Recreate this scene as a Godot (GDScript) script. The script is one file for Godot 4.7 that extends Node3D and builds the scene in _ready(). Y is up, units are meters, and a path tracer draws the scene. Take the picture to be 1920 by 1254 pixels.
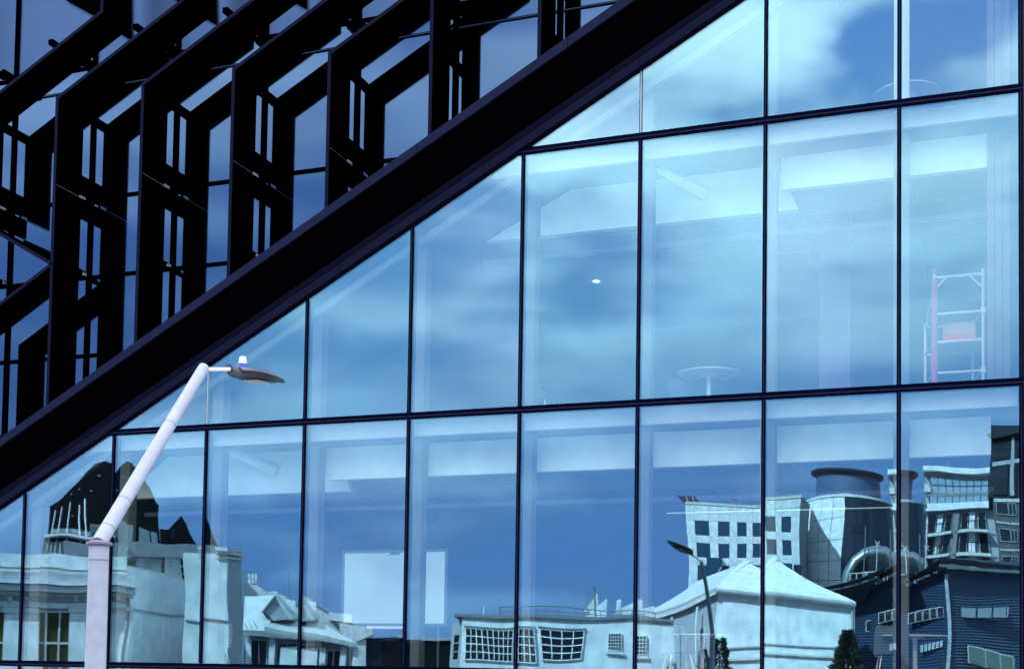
extends Node3D

# ---------------------------------------------------------------- the place
# x runs along the glass front, y is up, +z points from the glass to the street; y = 0 is the sill line at eye level.
const GROUND := -1.65
const BAY := 1.8                       # width of one pane
const ROW := [-1.6, 0.0, 3.876, 7.769, 11.66]
const COL := [-10, -9, -8, -7, -6, -5, -4, -3, -2, -1, 0, 1]
const CORNER := 1.53                   # right end of the glass front
const ROOF := 16.0  # unseen height, raised so the building's shadow covers the street lamp
const PANEL_Z := -1.36                 # glass of the upper volume, set back behind its fins
const FIN_BACK := -1.04
const FIN_FRONT := -0.355
const PERIOD := 1.8                    # spacing of the fins, one to each bay
const FIN_X := -14.307

var M := {}
var taken := {}
var boxes := {}
var rng := RandomNumberGenerator.new()


func glass_top(x: float) -> float:     # sloping head of the glass
	return 7.782 + 0.539 * (x + 5.377)


func fascia_top(x: float) -> float:
	return 9.014 + 0.5385 * (x + 5.377)


# ---------------------------------------------------------------- helpers
func lin(r: float, g: float, b: float, a := 1.0) -> Color:
	var c := Color(r, g, b, a).linear_to_srgb()
	c.a = a
	return c


func numbered(called: String) -> String:
	var n: int = taken.get(called, 0)
	taken[called] = n + 1
	return called if n == 0 else "%s_%03d" % [called, n]


func tag(o: Node3D, label: String, category: String, group := "", kind := "") -> void:
	if label: o.set_meta("label", label)
	if category: o.set_meta("category", category)
	if group: o.set_meta("group", group)
	if kind: o.set_meta("kind", kind)


func thing(called: String, label: String, category: String, at := Vector3.ZERO, turn := 0.0, group := "") -> Node3D:
	var o := Node3D.new()
	o.name = numbered(called)
	add_child(o)
	o.position = at
	o.rotation.y = turn
	tag(o, label, category, group)
	return o


func dup(o: Node3D, base: String, at: Vector3, turn: float, label: String) -> Node3D:
	var c: Node3D = o.duplicate()
	c.name = numbered(base)
	add_child(c)
	c.position = at
	c.rotation.y = turn
	c.set_meta("label", label)
	return c


func put(parent: Node3D, called: String, mesh: Mesh, mat: Material, at := Vector3.ZERO) -> MeshInstance3D:
	var o := MeshInstance3D.new()
	o.name = called
	o.mesh = mesh
	o.material_override = mat
	o.position = at
	parent.add_child(o, true)
	return o


func structure(called: String, mesh: Mesh, mat: Material, label: String, at := Vector3.ZERO) -> MeshInstance3D:
	var o := put(self, called, mesh, mat, at)
	tag(o, label, "ground", "", "structure")
	return o


func tri(st: SurfaceTool, a: Vector3, b: Vector3, c: Vector3) -> void:
	st.add_vertex(a)
	st.add_vertex(b)
	st.add_vertex(c)


func quad(st: SurfaceTool, a: Vector3, b: Vector3, c: Vector3, d: Vector3) -> void:
	tri(st, a, b, c)
	tri(st, a, c, d)


func begin() -> SurfaceTool:
	var st := SurfaceTool.new()
	st.begin(Mesh.PRIMITIVE_TRIANGLES)
	st.set_smooth_group(-1)
	return st


func done(st: SurfaceTool) -> ArrayMesh:
	st.generate_normals()
	return st.commit()


# a box with slightly chamfered long edges when it is big enough to see them
func cuboid(st: SurfaceTool, lo: Vector3, hi: Vector3) -> void:
	var p := []
	for k in 8:
		p.append(Vector3(hi.x if k & 1 else lo.x, hi.y if k & 2 else lo.y, hi.z if k & 4 else lo.z))
	for f in [[0, 2, 3, 1], [4, 5, 7, 6], [0, 4, 6, 2], [1, 3, 7, 5], [0, 1, 5, 4], [2, 6, 7, 3]]:
		quad(st, p[f[0]], p[f[3]], p[f[2]], p[f[1]])


func box_mesh(w: float, h: float, d: float) -> Mesh:
	var key := Vector3(snappedf(w, 0.001), snappedf(h, 0.001), snappedf(d, 0.001))
	if not boxes.has(key):
		var b := BoxMesh.new()
		b.size = key
		boxes[key] = b
	return boxes[key]


func bx(parent: Node3D, called: String, mat: Material, x: float, y: float, z: float, w: float, h: float, d: float) -> MeshInstance3D:
	return put(parent, called, box_mesh(w, h, d), mat, Vector3(x, y, z))


# a box given by its corners
func bb(parent: Node3D, called: String, mat: Material, x0: float, x1: float, y0: float, y1: float, z0: float, z1: float) -> MeshInstance3D:
	return bx(parent, called, mat, (x0 + x1) / 2, (y0 + y1) / 2, (z0 + z1) / 2, absf(x1 - x0), absf(y1 - y0), absf(z1 - z0))


func flat_prism(st: SurfaceTool, poly: PackedVector2Array, z0: float, z1: float) -> void:
	if Geometry2D.is_polygon_clockwise(poly):
		poly.reverse()
	var idx := Geometry2D.triangulate_polygon(poly)
	for k in range(0, idx.size(), 3):
		var a := poly[idx[k]]
		var b := poly[idx[k + 1]]
		var c := poly[idx[k + 2]]
		if (b - a).cross(c - a) < 0:
			var t := b
			b = c
			c = t
		tri(st, Vector3(a.x, a.y, z1), Vector3(c.x, c.y, z1), Vector3(b.x, b.y, z1))
		tri(st, Vector3(a.x, a.y, z0), Vector3(b.x, b.y, z0), Vector3(c.x, c.y, z0))
	for k in poly.size():
		var a := poly[k]
		var b := poly[(k + 1) % poly.size()]
		quad(st, Vector3(a.x, a.y, z0), Vector3(a.x, a.y, z1), Vector3(b.x, b.y, z1), Vector3(b.x, b.y, z0))


func prism(parent: Node3D, called: String, mat: Material, poly: PackedVector2Array, z0: float, z1: float) -> MeshInstance3D:
	var st := begin()
	flat_prism(st, poly, minf(z0, z1), maxf(z0, z1))
	return put(parent, called, done(st), mat)


# a flat four-cornered plate of some thickness in any position
func plate(parent: Node3D, called: String, mat: Material, a: Vector3, b: Vector3, c: Vector3, d: Vector3, thick: float) -> MeshInstance3D:
	var n := (b - a).cross(d - a).normalized() * thick
	var st := begin()
	quad(st, a, d, c, b)
	quad(st, a - n, b - n, c - n, d - n)
	var p := [a, b, c, d]
	for k in 4:
		quad(st, p[k], p[(k + 1) % 4], p[(k + 1) % 4] - n, p[k] - n)
	return put(parent, called, done(st), mat)


# a round bar along points, each with its radius
func bar(st: SurfaceTool, pts: Array, radii: Array, sides := 12, cap := true) -> void:
	var rings := []
	for k in pts.size():
		var p: Vector3 = pts[k]
		var along: Vector3 = (pts[mini(k + 1, pts.size() - 1)] - pts[maxi(k - 1, 0)]).normalized()
		var side := along.cross(Vector3(0.31, 0.17, 0.94)).normalized()
		if absf(along.z) > 0.9:
			side = along.cross(Vector3(0, 1, 0.1)).normalized()
		var up := side.cross(along)
		var ring := []
		for s in sides:
			var t := TAU * s / sides
			ring.append(p + (side * cos(t) + up * sin(t)) * radii[mini(k, radii.size() - 1)])
		rings.append(ring)
	st.set_smooth_group(1)
	for k in rings.size() - 1:
		for s in sides:
			var e := (s + 1) % sides
			quad(st, rings[k][s], rings[k + 1][s], rings[k + 1][e], rings[k][e])
	st.set_smooth_group(-1)
	if cap:
		for s in range(1, sides - 1):
			tri(st, rings[0][0], rings[0][s], rings[0][s + 1])
			var l: Array = rings[-1]
			tri(st, l[0], l[s + 1], l[s])


func tube(parent: Node3D, called: String, mat: Material, pts: Array, radii: Array, sides := 12) -> MeshInstance3D:
	var st := begin()
	bar(st, pts, radii, sides)
	return put(parent, called, done(st), mat)


# turned shape: [radius, height] pairs round the y axis
func lathe(parent: Node3D, called: String, mat: Material, profile: Array, at := Vector3.ZERO, sides := 24) -> MeshInstance3D:
	var st := begin()
	for k in profile.size() - 1:
		var a: Array = profile[k]
		var b: Array = profile[k + 1]
		st.set_smooth_group(k + 1)
		for s in sides:
			var t := TAU * s / sides
			var u := TAU * (s + 1) / sides
			quad(st, Vector3(cos(t) * a[0], a[1], sin(t) * a[0]), Vector3(cos(u) * a[0], a[1], sin(u) * a[0]), Vector3(cos(u) * b[0], b[1], sin(u) * b[0]), Vector3(cos(t) * b[0], b[1], sin(t) * b[0]))
	return put(parent, called, done(st), mat, at)


# a window: a frame with glazing bars, its panes as sub-parts; x, y is the lower left corner seen from the front (+z)
func window(parent: Node3D, x: float, y: float, z: float, w: float, h: float, nx: int, ny: int, frame: Material, glass: Material, bar_w := 0.06) -> MeshInstance3D:
	var st := begin()
	for k in nx + 1:
		var c := x + w * k / nx
		cuboid(st, Vector3(c - bar_w / 2, y - bar_w / 2, z), Vector3(c + bar_w / 2, y + h + bar_w / 2, z + 0.09))
	for k in ny + 1:
		var c := y + h * k / ny
		cuboid(st, Vector3(x + bar_w / 2, c - bar_w / 2, z), Vector3(x + w - bar_w / 2, c + bar_w / 2, z + 0.084))
	var f := put(parent, "window", done(st), frame)
	for i in nx:
		for j in ny:
			bx(f, "pane", glass, x + w * (i + 0.5) / nx, y + h * (j + 0.5) / ny, z + 0.02, w / nx - bar_w, h / ny - bar_w, 0.03)
	return f


func plain(color: Color, rough := 0.7, metal := 0.0, spec := 0.5) -> StandardMaterial3D:
	var m := StandardMaterial3D.new()
	m.albedo_color = color
	m.roughness = rough
	m.metallic = metal
	m.metallic_specular = spec
	return m


func grain(seed_: int, freq: float, lo: float, hi: float, octaves := 4) -> NoiseTexture2D:
	var n := FastNoiseLite.new()
	n.seed = seed_
	n.frequency = freq
	n.fractal_octaves = octaves
	var ramp := Gradient.new()
	ramp.set_color(0, Color(lo, lo, lo))
	ramp.set_color(1, Color(hi, hi, hi))
	var t := NoiseTexture2D.new()
	t.width = 256
	t.height = 256
	t.seamless = true
	t.noise = n
	t.color_ramp = ramp
	return t


func worn(m: StandardMaterial3D, tex: Texture2D, scale_: float) -> StandardMaterial3D:
	m.albedo_texture = tex
	m.uv1_triplanar = true
	m.uv1_scale = Vector3.ONE * scale_
	return m


# the coated glass: part mirror, part see-through
func coated(tint: Color, share: float) -> StandardMaterial3D:
	var m := StandardMaterial3D.new()
	m.transparency = BaseMaterial3D.TRANSPARENCY_ALPHA
	m.albedo_color = Color(tint.r, tint.g, tint.b, share)
	m.metallic = 1.0
	m.roughness = 0.3
	var im := Image.create(4, 4, false, Image.FORMAT_RGB8)
	im.fill(Color(0.02, 0.02, 0.02))
	m.roughness_texture = ImageTexture.create_from_image(im)
	m.cull_mode = BaseMaterial3D.CULL_DISABLED
	return m


# ---------------------------------------------------------------- the sky
func cloudy_sky() -> ImageTexture:
	var w := 1536
	var h := 768
	var big := FastNoiseLite.new()
	big.seed = 11
	big.noise_type = FastNoiseLite.TYPE_SIMPLEX_SMOOTH
	big.frequency = 2.6
	big.fractal_octaves = 5
	big.fractal_gain = 0.48
	var veil := FastNoiseLite.new()
	veil.seed = 5
	veil.noise_type = FastNoiseLite.TYPE_SIMPLEX_SMOOTH
	veil.frequency = 1.3
	veil.fractal_octaves = 3
	var im := Image.create(w, h, false, Image.FORMAT_RGBF)
	im.fill(Color(GROUND_GLOW[0], GROUND_GLOW[1], GROUND_GLOW[2]))
	for j in h / 2 + 2:
		var el := PI / 2 - PI * (j + 0.5) / h
		var deg := rad_to_deg(el)
		var blue := ramp3(deg, SKY_BLUE)
		var white := ramp3(deg, SKY_CLOUD)
		for i in w:
			var az := TAU * (i + 0.5) / w
			var d := Vector3(sin(az) * cos(el), sin(el), -cos(az) * cos(el))
			var q := Vector3(d.x, d.y * 3.2, d.z)
			var n := big.get_noise_3dv(q) * 0.55 + veil.get_noise_3dv(q + Vector3(3, 1, 7)) * 0.4 + big.get_noise_3dv(q * 2.3 + Vector3(1, 8, 3)) * 0.34 + big.get_noise_3d(d.x * 0.9 + 4.0, d.y * 8.5, d.z * 0.9) * 0.42
			n += BANK_GAIN * exp(-(pow(wrapf(i / float(w) - BANK_U, -0.5, 0.5) * 36.0, 2.0) + pow((deg - BANK_DEG) / 5.5, 2.0)))
			var torn := clampf(0.75 + 1.1 * big.get_noise_3dv(q * 1.9 + Vector3(9, 2, 4)), 0.0, 1.4)
			n -= HOLE_GAIN * torn * exp(-(pow(wrapf(i / float(w) - HOLE_U, -0.5, 0.5) * 80.0, 2.0) + pow((deg - HOLE_DEG) / 2.6, 2.0)))
			n -= HOLE_GAIN * torn * exp(-(pow(wrapf(i / float(w) - 0.5, -0.5, 0.5) * 60.0, 2.0) + pow((deg - 27.5) / 2.6, 2.0)))
			var cover := smoothstep(COVER_LO, COVER_HI, n + clampf(deg / 60.0, 0.0, 0.6) * 0.15)
			var body := 1.0 + 0.22 * big.get_noise_3dv(q * 1.7 + Vector3(5, 5, 1))   # thicker and thinner cloud
			im.set_pixel(i, j, Color(lerpf(blue.x, white.x * body, cover), lerpf(blue.y, white.y * body, cover), lerpf(blue.z, white.z * body, cover)))
	return ImageTexture.create_from_image(im)


func ramp3(deg: float, stops: Array) -> Vector3:
	for k in stops.size() - 1:
		var a: Array = stops[k]
		var b: Array = stops[k + 1]
		if deg <= b[0] or k == stops.size() - 2:
			var t := clampf((deg - a[0]) / (b[0] - a[0]), 0.0, 1.0)
			return Vector3(lerpf(a[1], b[1], t), lerpf(a[2], b[2], t), lerpf(a[3], b[3], t))
	return Vector3.ZERO


const GROUND_GLOW := [0.25, 0.27, 0.32]
const SKY_BLUE := [[-1.0, 0.09, 0.165, 0.36], [6.0, 0.105, 0.19, 0.41], [13.0, 0.24, 0.36, 0.56], [22.0, 0.27, 0.39, 0.62], [30.0, 0.2, 0.3, 0.6], [90.0, 0.13, 0.22, 0.52]]
const SKY_CLOUD := [[-1.0, 0.27, 0.37, 0.58], [7.0, 0.32, 0.42, 0.62], [13.0, 0.56, 0.64, 0.77], [20.0, 0.8, 0.84, 0.9], [25.0, 1.15, 1.1, 1.06], [40.0, 1.4, 1.28, 1.22], [90.0, 1.4, 1.28, 1.22]]  # clouds above the view are brightened to light the rooms more neutrally
const BANK_U := 0.531
const BANK_DEG := 22.5
const BANK_GAIN := 0.34
const HOLE_U := 0.515
const HOLE_DEG := 25.0
const HOLE_GAIN := 0.7
const COVER_LO := -0.32
const COVER_HI := 0.42


func _ready() -> void:
	rng.seed = 7
	var cam := Camera3D.new()
	cam.name = "camera"
	cam.projection = Camera3D.PROJECTION_FRUSTUM
	cam.keep_aspect = Camera3D.KEEP_HEIGHT
	cam.near = 0.1
	cam.far = 2000.0
	cam.size = 0.1 * 0.51309                # a shift lens: level view, the frame raised
	cam.frustum_offset = Vector2(0, 0.1 * 0.20703)
	cam.position = Vector3(1.12, 0.074, 18.012)
	cam.rotation = Vector3(0.0478, 0.351, 0.0158)
	add_child(cam)
	cam.make_current()

	var env := Environment.new()
	env.background_mode = Environment.BG_SKY
	env.sky = Sky.new()
	var pan := PanoramaSkyMaterial.new()
	pan.panorama = cloudy_sky()
	env.sky.sky_material = pan
	env.tonemap_mode = Environment.TONE_MAPPER_LINEAR
	env.tonemap_exposure = 3.6
	env.sdfgi_enabled = true
	env.ssao_enabled = true
	env.ssil_enabled = true
	var we := WorldEnvironment.new()
	we.name = "world_environment"
	we.environment = env
	add_child(we)

	var sun := DirectionalLight3D.new()    # behind the glass building, to the left: the street front lies in shade, the houses opposite in light
	sun.name = "sun"
	sun.light_energy = 1.6
	sun.light_color = Color(1.0, 0.985, 0.96)
	sun.light_angular_distance = 0.5
	sun.shadow_enabled = true
	add_child(sun)
	sun.look_at_from_position(Vector3.ZERO, Vector3(0.42, -0.6, 0.68))

	materials()
	setting()
	glass_building()
	dark_building()
	city()
	lamp()
	indoors()


func materials() -> void:
	M.frame = plain(lin(0.0006, 0.002, 0.012), 0.7, 0.0, 0.06)
	M.gasket = plain(lin(0.02, 0.018, 0.04), 0.6, 0.0, 0.1)
	M.column = worn(plain(lin(0.10, 0.135, 0.12), 0.7), grain(30, 0.02, 0.9, 1.0), 0.4)  # grey with the glazing's cyan cast put into the colour
	M.timber = worn(plain(lin(0.13, 0.105, 0.095), 0.7), grain(31, 0.03, 0.88, 1.0), 0.3)
	M.partition = plain(lin(0.12, 0.12, 0.16), 0.7)
	M.edge = worn(plain(lin(0.34, 0.42, 0.38), 0.7), grain(32, 0.02, 0.93, 1.0), 0.4)
	M.ledge = plain(lin(0.03, 0.05, 0.1), 0.5, 0.0, 0.2)
	M.joint = plain(lin(0.3, 0.42, 0.5), 0.5)
	M.glass = coated(lin(0.38, 0.77, 1.0), 0.16)
	M.glass_b = coated(lin(0.41, 0.76, 0.98), 0.163)
	M.glass_c = coated(lin(0.39, 0.785, 0.99), 0.157)
	M.black = plain(lin(0.0003, 0.0003, 0.0006), 0.9, 0.0, 0.03)
	M.fascia = plain(lin(0.008, 0.011, 0.034), 0.6, 0.0, 0.12)
	M.soffit = plain(lin(0.003, 0.003, 0.004), 0.6, 0.0, 0.3)
	M.trim = plain(lin(0.005, 0.006, 0.02), 0.6, 0.0, 0.1)
	M.trim_dark = plain(lin(0.002, 0.0025, 0.01), 0.6, 0.0, 0.08)
	M.dark_glass = plain(lin(0.038, 0.076, 0.148), 0.05, 1.0)
	M.satin_glass = plain(lin(0.055, 0.105, 0.21), 0.55, 1.0)
	M.clip = plain(lin(0.6, 0.6, 0.65), 0.3, 0.6)
	M.room = worn(plain(lin(0.62, 0.86, 0.72), 0.7), grain(3, 0.02, 0.93, 1.0), 0.4)  # white surfaces; the cyan cast of light through the glazing is coloured in
	M.ceiling = worn(plain(lin(0.03, 0.036, 0.05), 0.8), grain(4, 0.02, 0.9, 1.0), 0.3)
	M.wall_in = worn(plain(lin(0.015, 0.022, 0.04), 0.8), grain(6, 0.02, 0.85, 1.0), 0.3)
	M.floor_in = worn(plain(lin(0.03, 0.034, 0.04), 0.5), grain(8, 0.03, 0.8, 1.0), 0.5)
	M.pole = worn(plain(lin(0.36, 0.41, 0.5), 0.6, 0.0, 0.4), grain(9, 0.03, 0.88, 1.0), 1.1)
	M.collar = plain(lin(0.16, 0.14, 0.22), 0.5)
	M.lamp_dark = plain(lin(0.03, 0.032, 0.05), 0.35)
	M.lamp_grey = plain(lin(0.1, 0.105, 0.14), 0.3)
	M.lens = plain(lin(0.02, 0.02, 0.025), 0.15)
	M.cap = plain(lin(0.8, 0.82, 0.85), 0.3)
	M.cap_blue = plain(lin(0.05, 0.1, 0.5), 0.3)
	M.alu = plain(lin(0.85, 0.9, 0.88), 0.4, 0.0)
	M.pink = worn(plain(lin(0.8, 0.12, 0.34), 0.8), grain(10, 0.06, 0.7, 1.0), 2.0)
	M.crate = plain(lin(0.75, 0.42, 0.33), 0.6)
	M.crate_red = plain(lin(0.9, 0.08, 0.14), 0.6)
	M.table_top = plain(lin(0.5, 0.62, 0.55), 0.3)
	M.chair = plain(lin(0.04, 0.075, 0.085), 0.5)
	M.board = plain(lin(0.55, 0.8, 0.66), 0.25)  # white board, tinted with the cyan cast the glazing gives the light
	M.asphalt = worn(plain(lin(0.05, 0.05, 0.052), 0.9), grain(12, 0.05, 0.7, 1.0), 0.8)
	M.paving = worn(plain(lin(0.28, 0.27, 0.26), 0.85), grain(13, 0.04, 0.75, 1.0), 0.5)
	M.paint = plain(lin(0.75, 0.75, 0.73), 0.7)
	M.land = worn(plain(lin(0.16, 0.16, 0.15), 0.95), grain(14, 0.03, 0.7, 1.0), 0.1)
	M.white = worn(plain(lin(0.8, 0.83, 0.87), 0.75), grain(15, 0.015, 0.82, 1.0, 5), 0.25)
	M.cream = worn(plain(lin(0.6, 0.6, 0.58), 0.8), grain(16, 0.02, 0.84, 1.0), 0.3)
	M.grey_and_shade = worn(plain(lin(0.36, 0.38, 0.42), 0.8), grain(17, 0.02, 0.85, 1.0), 0.3)  # pale grey; on side walls of white houses it paints their shade
	M.grey = worn(plain(lin(0.2, 0.22, 0.25), 0.7), grain(18, 0.02, 0.85, 1.0), 0.3)
	M.dark = worn(plain(lin(0.005, 0.006, 0.008), 0.7, 0.0, 0.2), grain(19, 0.02, 0.6, 1.0), 0.2)
	M.slate = worn(plain(lin(0.02, 0.028, 0.045), 0.65, 0.0, 0.3), grain(20, 0.02, 0.75, 1.0), 0.3)
	M.tin = worn(plain(lin(0.6, 0.62, 0.63), 0.5), grain(21, 0.02, 0.85, 1.0), 0.2)
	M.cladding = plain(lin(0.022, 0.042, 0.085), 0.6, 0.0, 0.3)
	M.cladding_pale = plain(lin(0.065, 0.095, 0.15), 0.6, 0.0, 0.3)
	M.brown = worn(plain(lin(0.1, 0.09, 0.095), 0.7), grain(22, 0.02, 0.7, 1.0), 0.2)
	M.win = plain(lin(0.012, 0.016, 0.02), 0.08, 0.0, 0.6)
	M.win_blue = plain(lin(0.02, 0.05, 0.085), 0.08, 0.0, 0.6)
	M.win_pale = plain(lin(0.3, 0.34, 0.36), 0.15, 0.0, 0.6)
	M.win_olive = plain(lin(0.05, 0.05, 0.022), 0.15, 0.0, 0.6)
	M.win_green = plain(lin(0.14, 0.2, 0.16), 0.2, 0.0, 0.6)
	M.sky_glass = plain(lin(0.45, 0.55, 0.6), 0.12, 0.6)
	M.drum_glass = plain(lin(0.03, 0.04, 0.06), 0.15, 0.3)
	M.drum_blue = plain(lin(0.05, 0.075, 0.16), 0.55)
	M.silver = plain(lin(0.22, 0.24, 0.27), 0.35, 0.8)
	M.ochre = plain(lin(0.35, 0.24, 0.05), 0.6)
	M.mauve = plain(lin(0.2, 0.08, 0.12), 0.6)
	M.leaf = worn(plain(lin(0.028, 0.06, 0.025), 0.7), grain(23, 0.08, 0.5, 1.0), 3.0)
	M.leaf.cull_mode = BaseMaterial3D.CULL_DISABLED
	M.glow = plain(lin(0.9, 0.95, 1.0), 0.5)
	M.glow.emission_enabled = true
	M.glow.emission = Color(0.95, 0.98, 1.0)
	M.glow.emission_energy_multiplier = 0.07
	M.bark = plain(lin(0.08, 0.06, 0.045), 0.9)


func setting() -> void:
	var g := PlaneMesh.new()
	g.size = Vector2(3000, 3000)
	structure("ground", g, M.land, "grey open ground of the town", Vector3(0, GROUND - 0.13, 0))
	structure("road", box_mesh(160, 0.004, 9.0), M.asphalt, "dark asphalt street between the glass building and the houses", Vector3(-20, GROUND - 0.124, 16.4))
	for k in 24:
		structure("lane_marking", box_mesh(2.0, 0.004, 0.12), M.paint, "white dash along the middle of the street", Vector3(-68 + k * 4.0, GROUND - 0.12, 16.4))
	structure("pavement", box_mesh(160, 0.13, 11.7), M.paving, "paved walk in front of the glass building", Vector3(-20, GROUND - 0.065, 5.85))
	structure("kerb", box_mesh(160, 0.14, 0.16), M.cream, "stone kerb along the walk", Vector3(-20, GROUND - 0.067, 11.79))


# ---------------------------------------------------------------- glass building
func clip_low(poly: Array, off: float) -> Array:   # what lies under the sloping head
	var out := []
	for k in poly.size():
		var a: Vector2 = poly[k]
		var b: Vector2 = poly[(k + 1) % poly.size()]
		var da := glass_top(a.x) + off - a.y
		var db := glass_top(b.x) + off - b.y
		if da >= 0: out.append(a)
		if da * db < 0: out.append(a.lerp(b, da / (da - db)))
	return out


# one sheet of glass: blown slightly outwards and a little wavy, as sealed double glazing is
func pane_mesh(x0: float, x1: float, y0: float, y1: float, pane_seed: int) -> ArrayMesh:
	var r := RandomNumberGenerator.new()
	r.seed = pane_seed
	var waves := []
	for k in 5:
		var kk := Vector2(r.randf_range(-7.0, 7.0), r.randf_range(-4.5, 4.5))
		waves.append([kk, r.randf_range(0, TAU), WAVE * r.randf_range(0.5, 1.0) / maxf(kk.length(), 1.5)])
	var lean := Vector2(r.randf_range(-1, 1), r.randf_range(-1, 1)) * LEAN
	var cx := (x0 + x1) / 2
	var cy := (y0 + y1) / 2
	var hw := (x1 - x0) / 2
	var hh := (y1 - y0) / 2
	var st := SurfaceTool.new()
	st.begin(Mesh.PRIMITIVE_TRIANGLES)
	var nx := 14
	var ny := 22
	for i in nx:
		for j in ny:
			var c := [Vector2(lerpf(x0, x1, i / float(nx)), lerpf(y0, y1, j / float(ny))), Vector2(lerpf(x0, x1, (i + 1) / float(nx)), lerpf(y0, y1, j / float(ny))), Vector2(lerpf(x0, x1, (i + 1) / float(nx)), lerpf(y0, y1, (j + 1) / float(ny))), Vector2(lerpf(x0, x1, i / float(nx)), lerpf(y0, y1, (j + 1) / float(ny)))]
			var p := clip_low(c, 0.03)
			for k in range(1, p.size() - 1):
				for v in [p[0], p[k + 1], p[k]]:
					var u := Vector2((v.x - cx) / hw, (v.y - cy) / hh)
					var z: float = BOW.x * hw / 2 * (1 - u.x * u.x) + BOW.y * hh / 2 * (1 - u.y * u.y) - lean.x * (v.x - cx) - lean.y * (v.y - cy)
					var slope: Vector2 = Vector2(-BOW.x * u.x, -BOW.y * u.y) - lean
					for wv in waves:
						var ph: float = wv[0].dot(v) + wv[1]
						z += wv[2] * sin(ph)
						slope += wv[0] * wv[2] * cos(ph)
					st.set_normal(Vector3(-slope.x, -slope.y, 1).normalized())
					st.add_vertex(Vector3(v.x, v.y, z * 0.6))
	return st.commit()


const WAVE := 0.0011
const LEAN := 0.0011
const BOW := Vector2(0.0075, 0.002)


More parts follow.
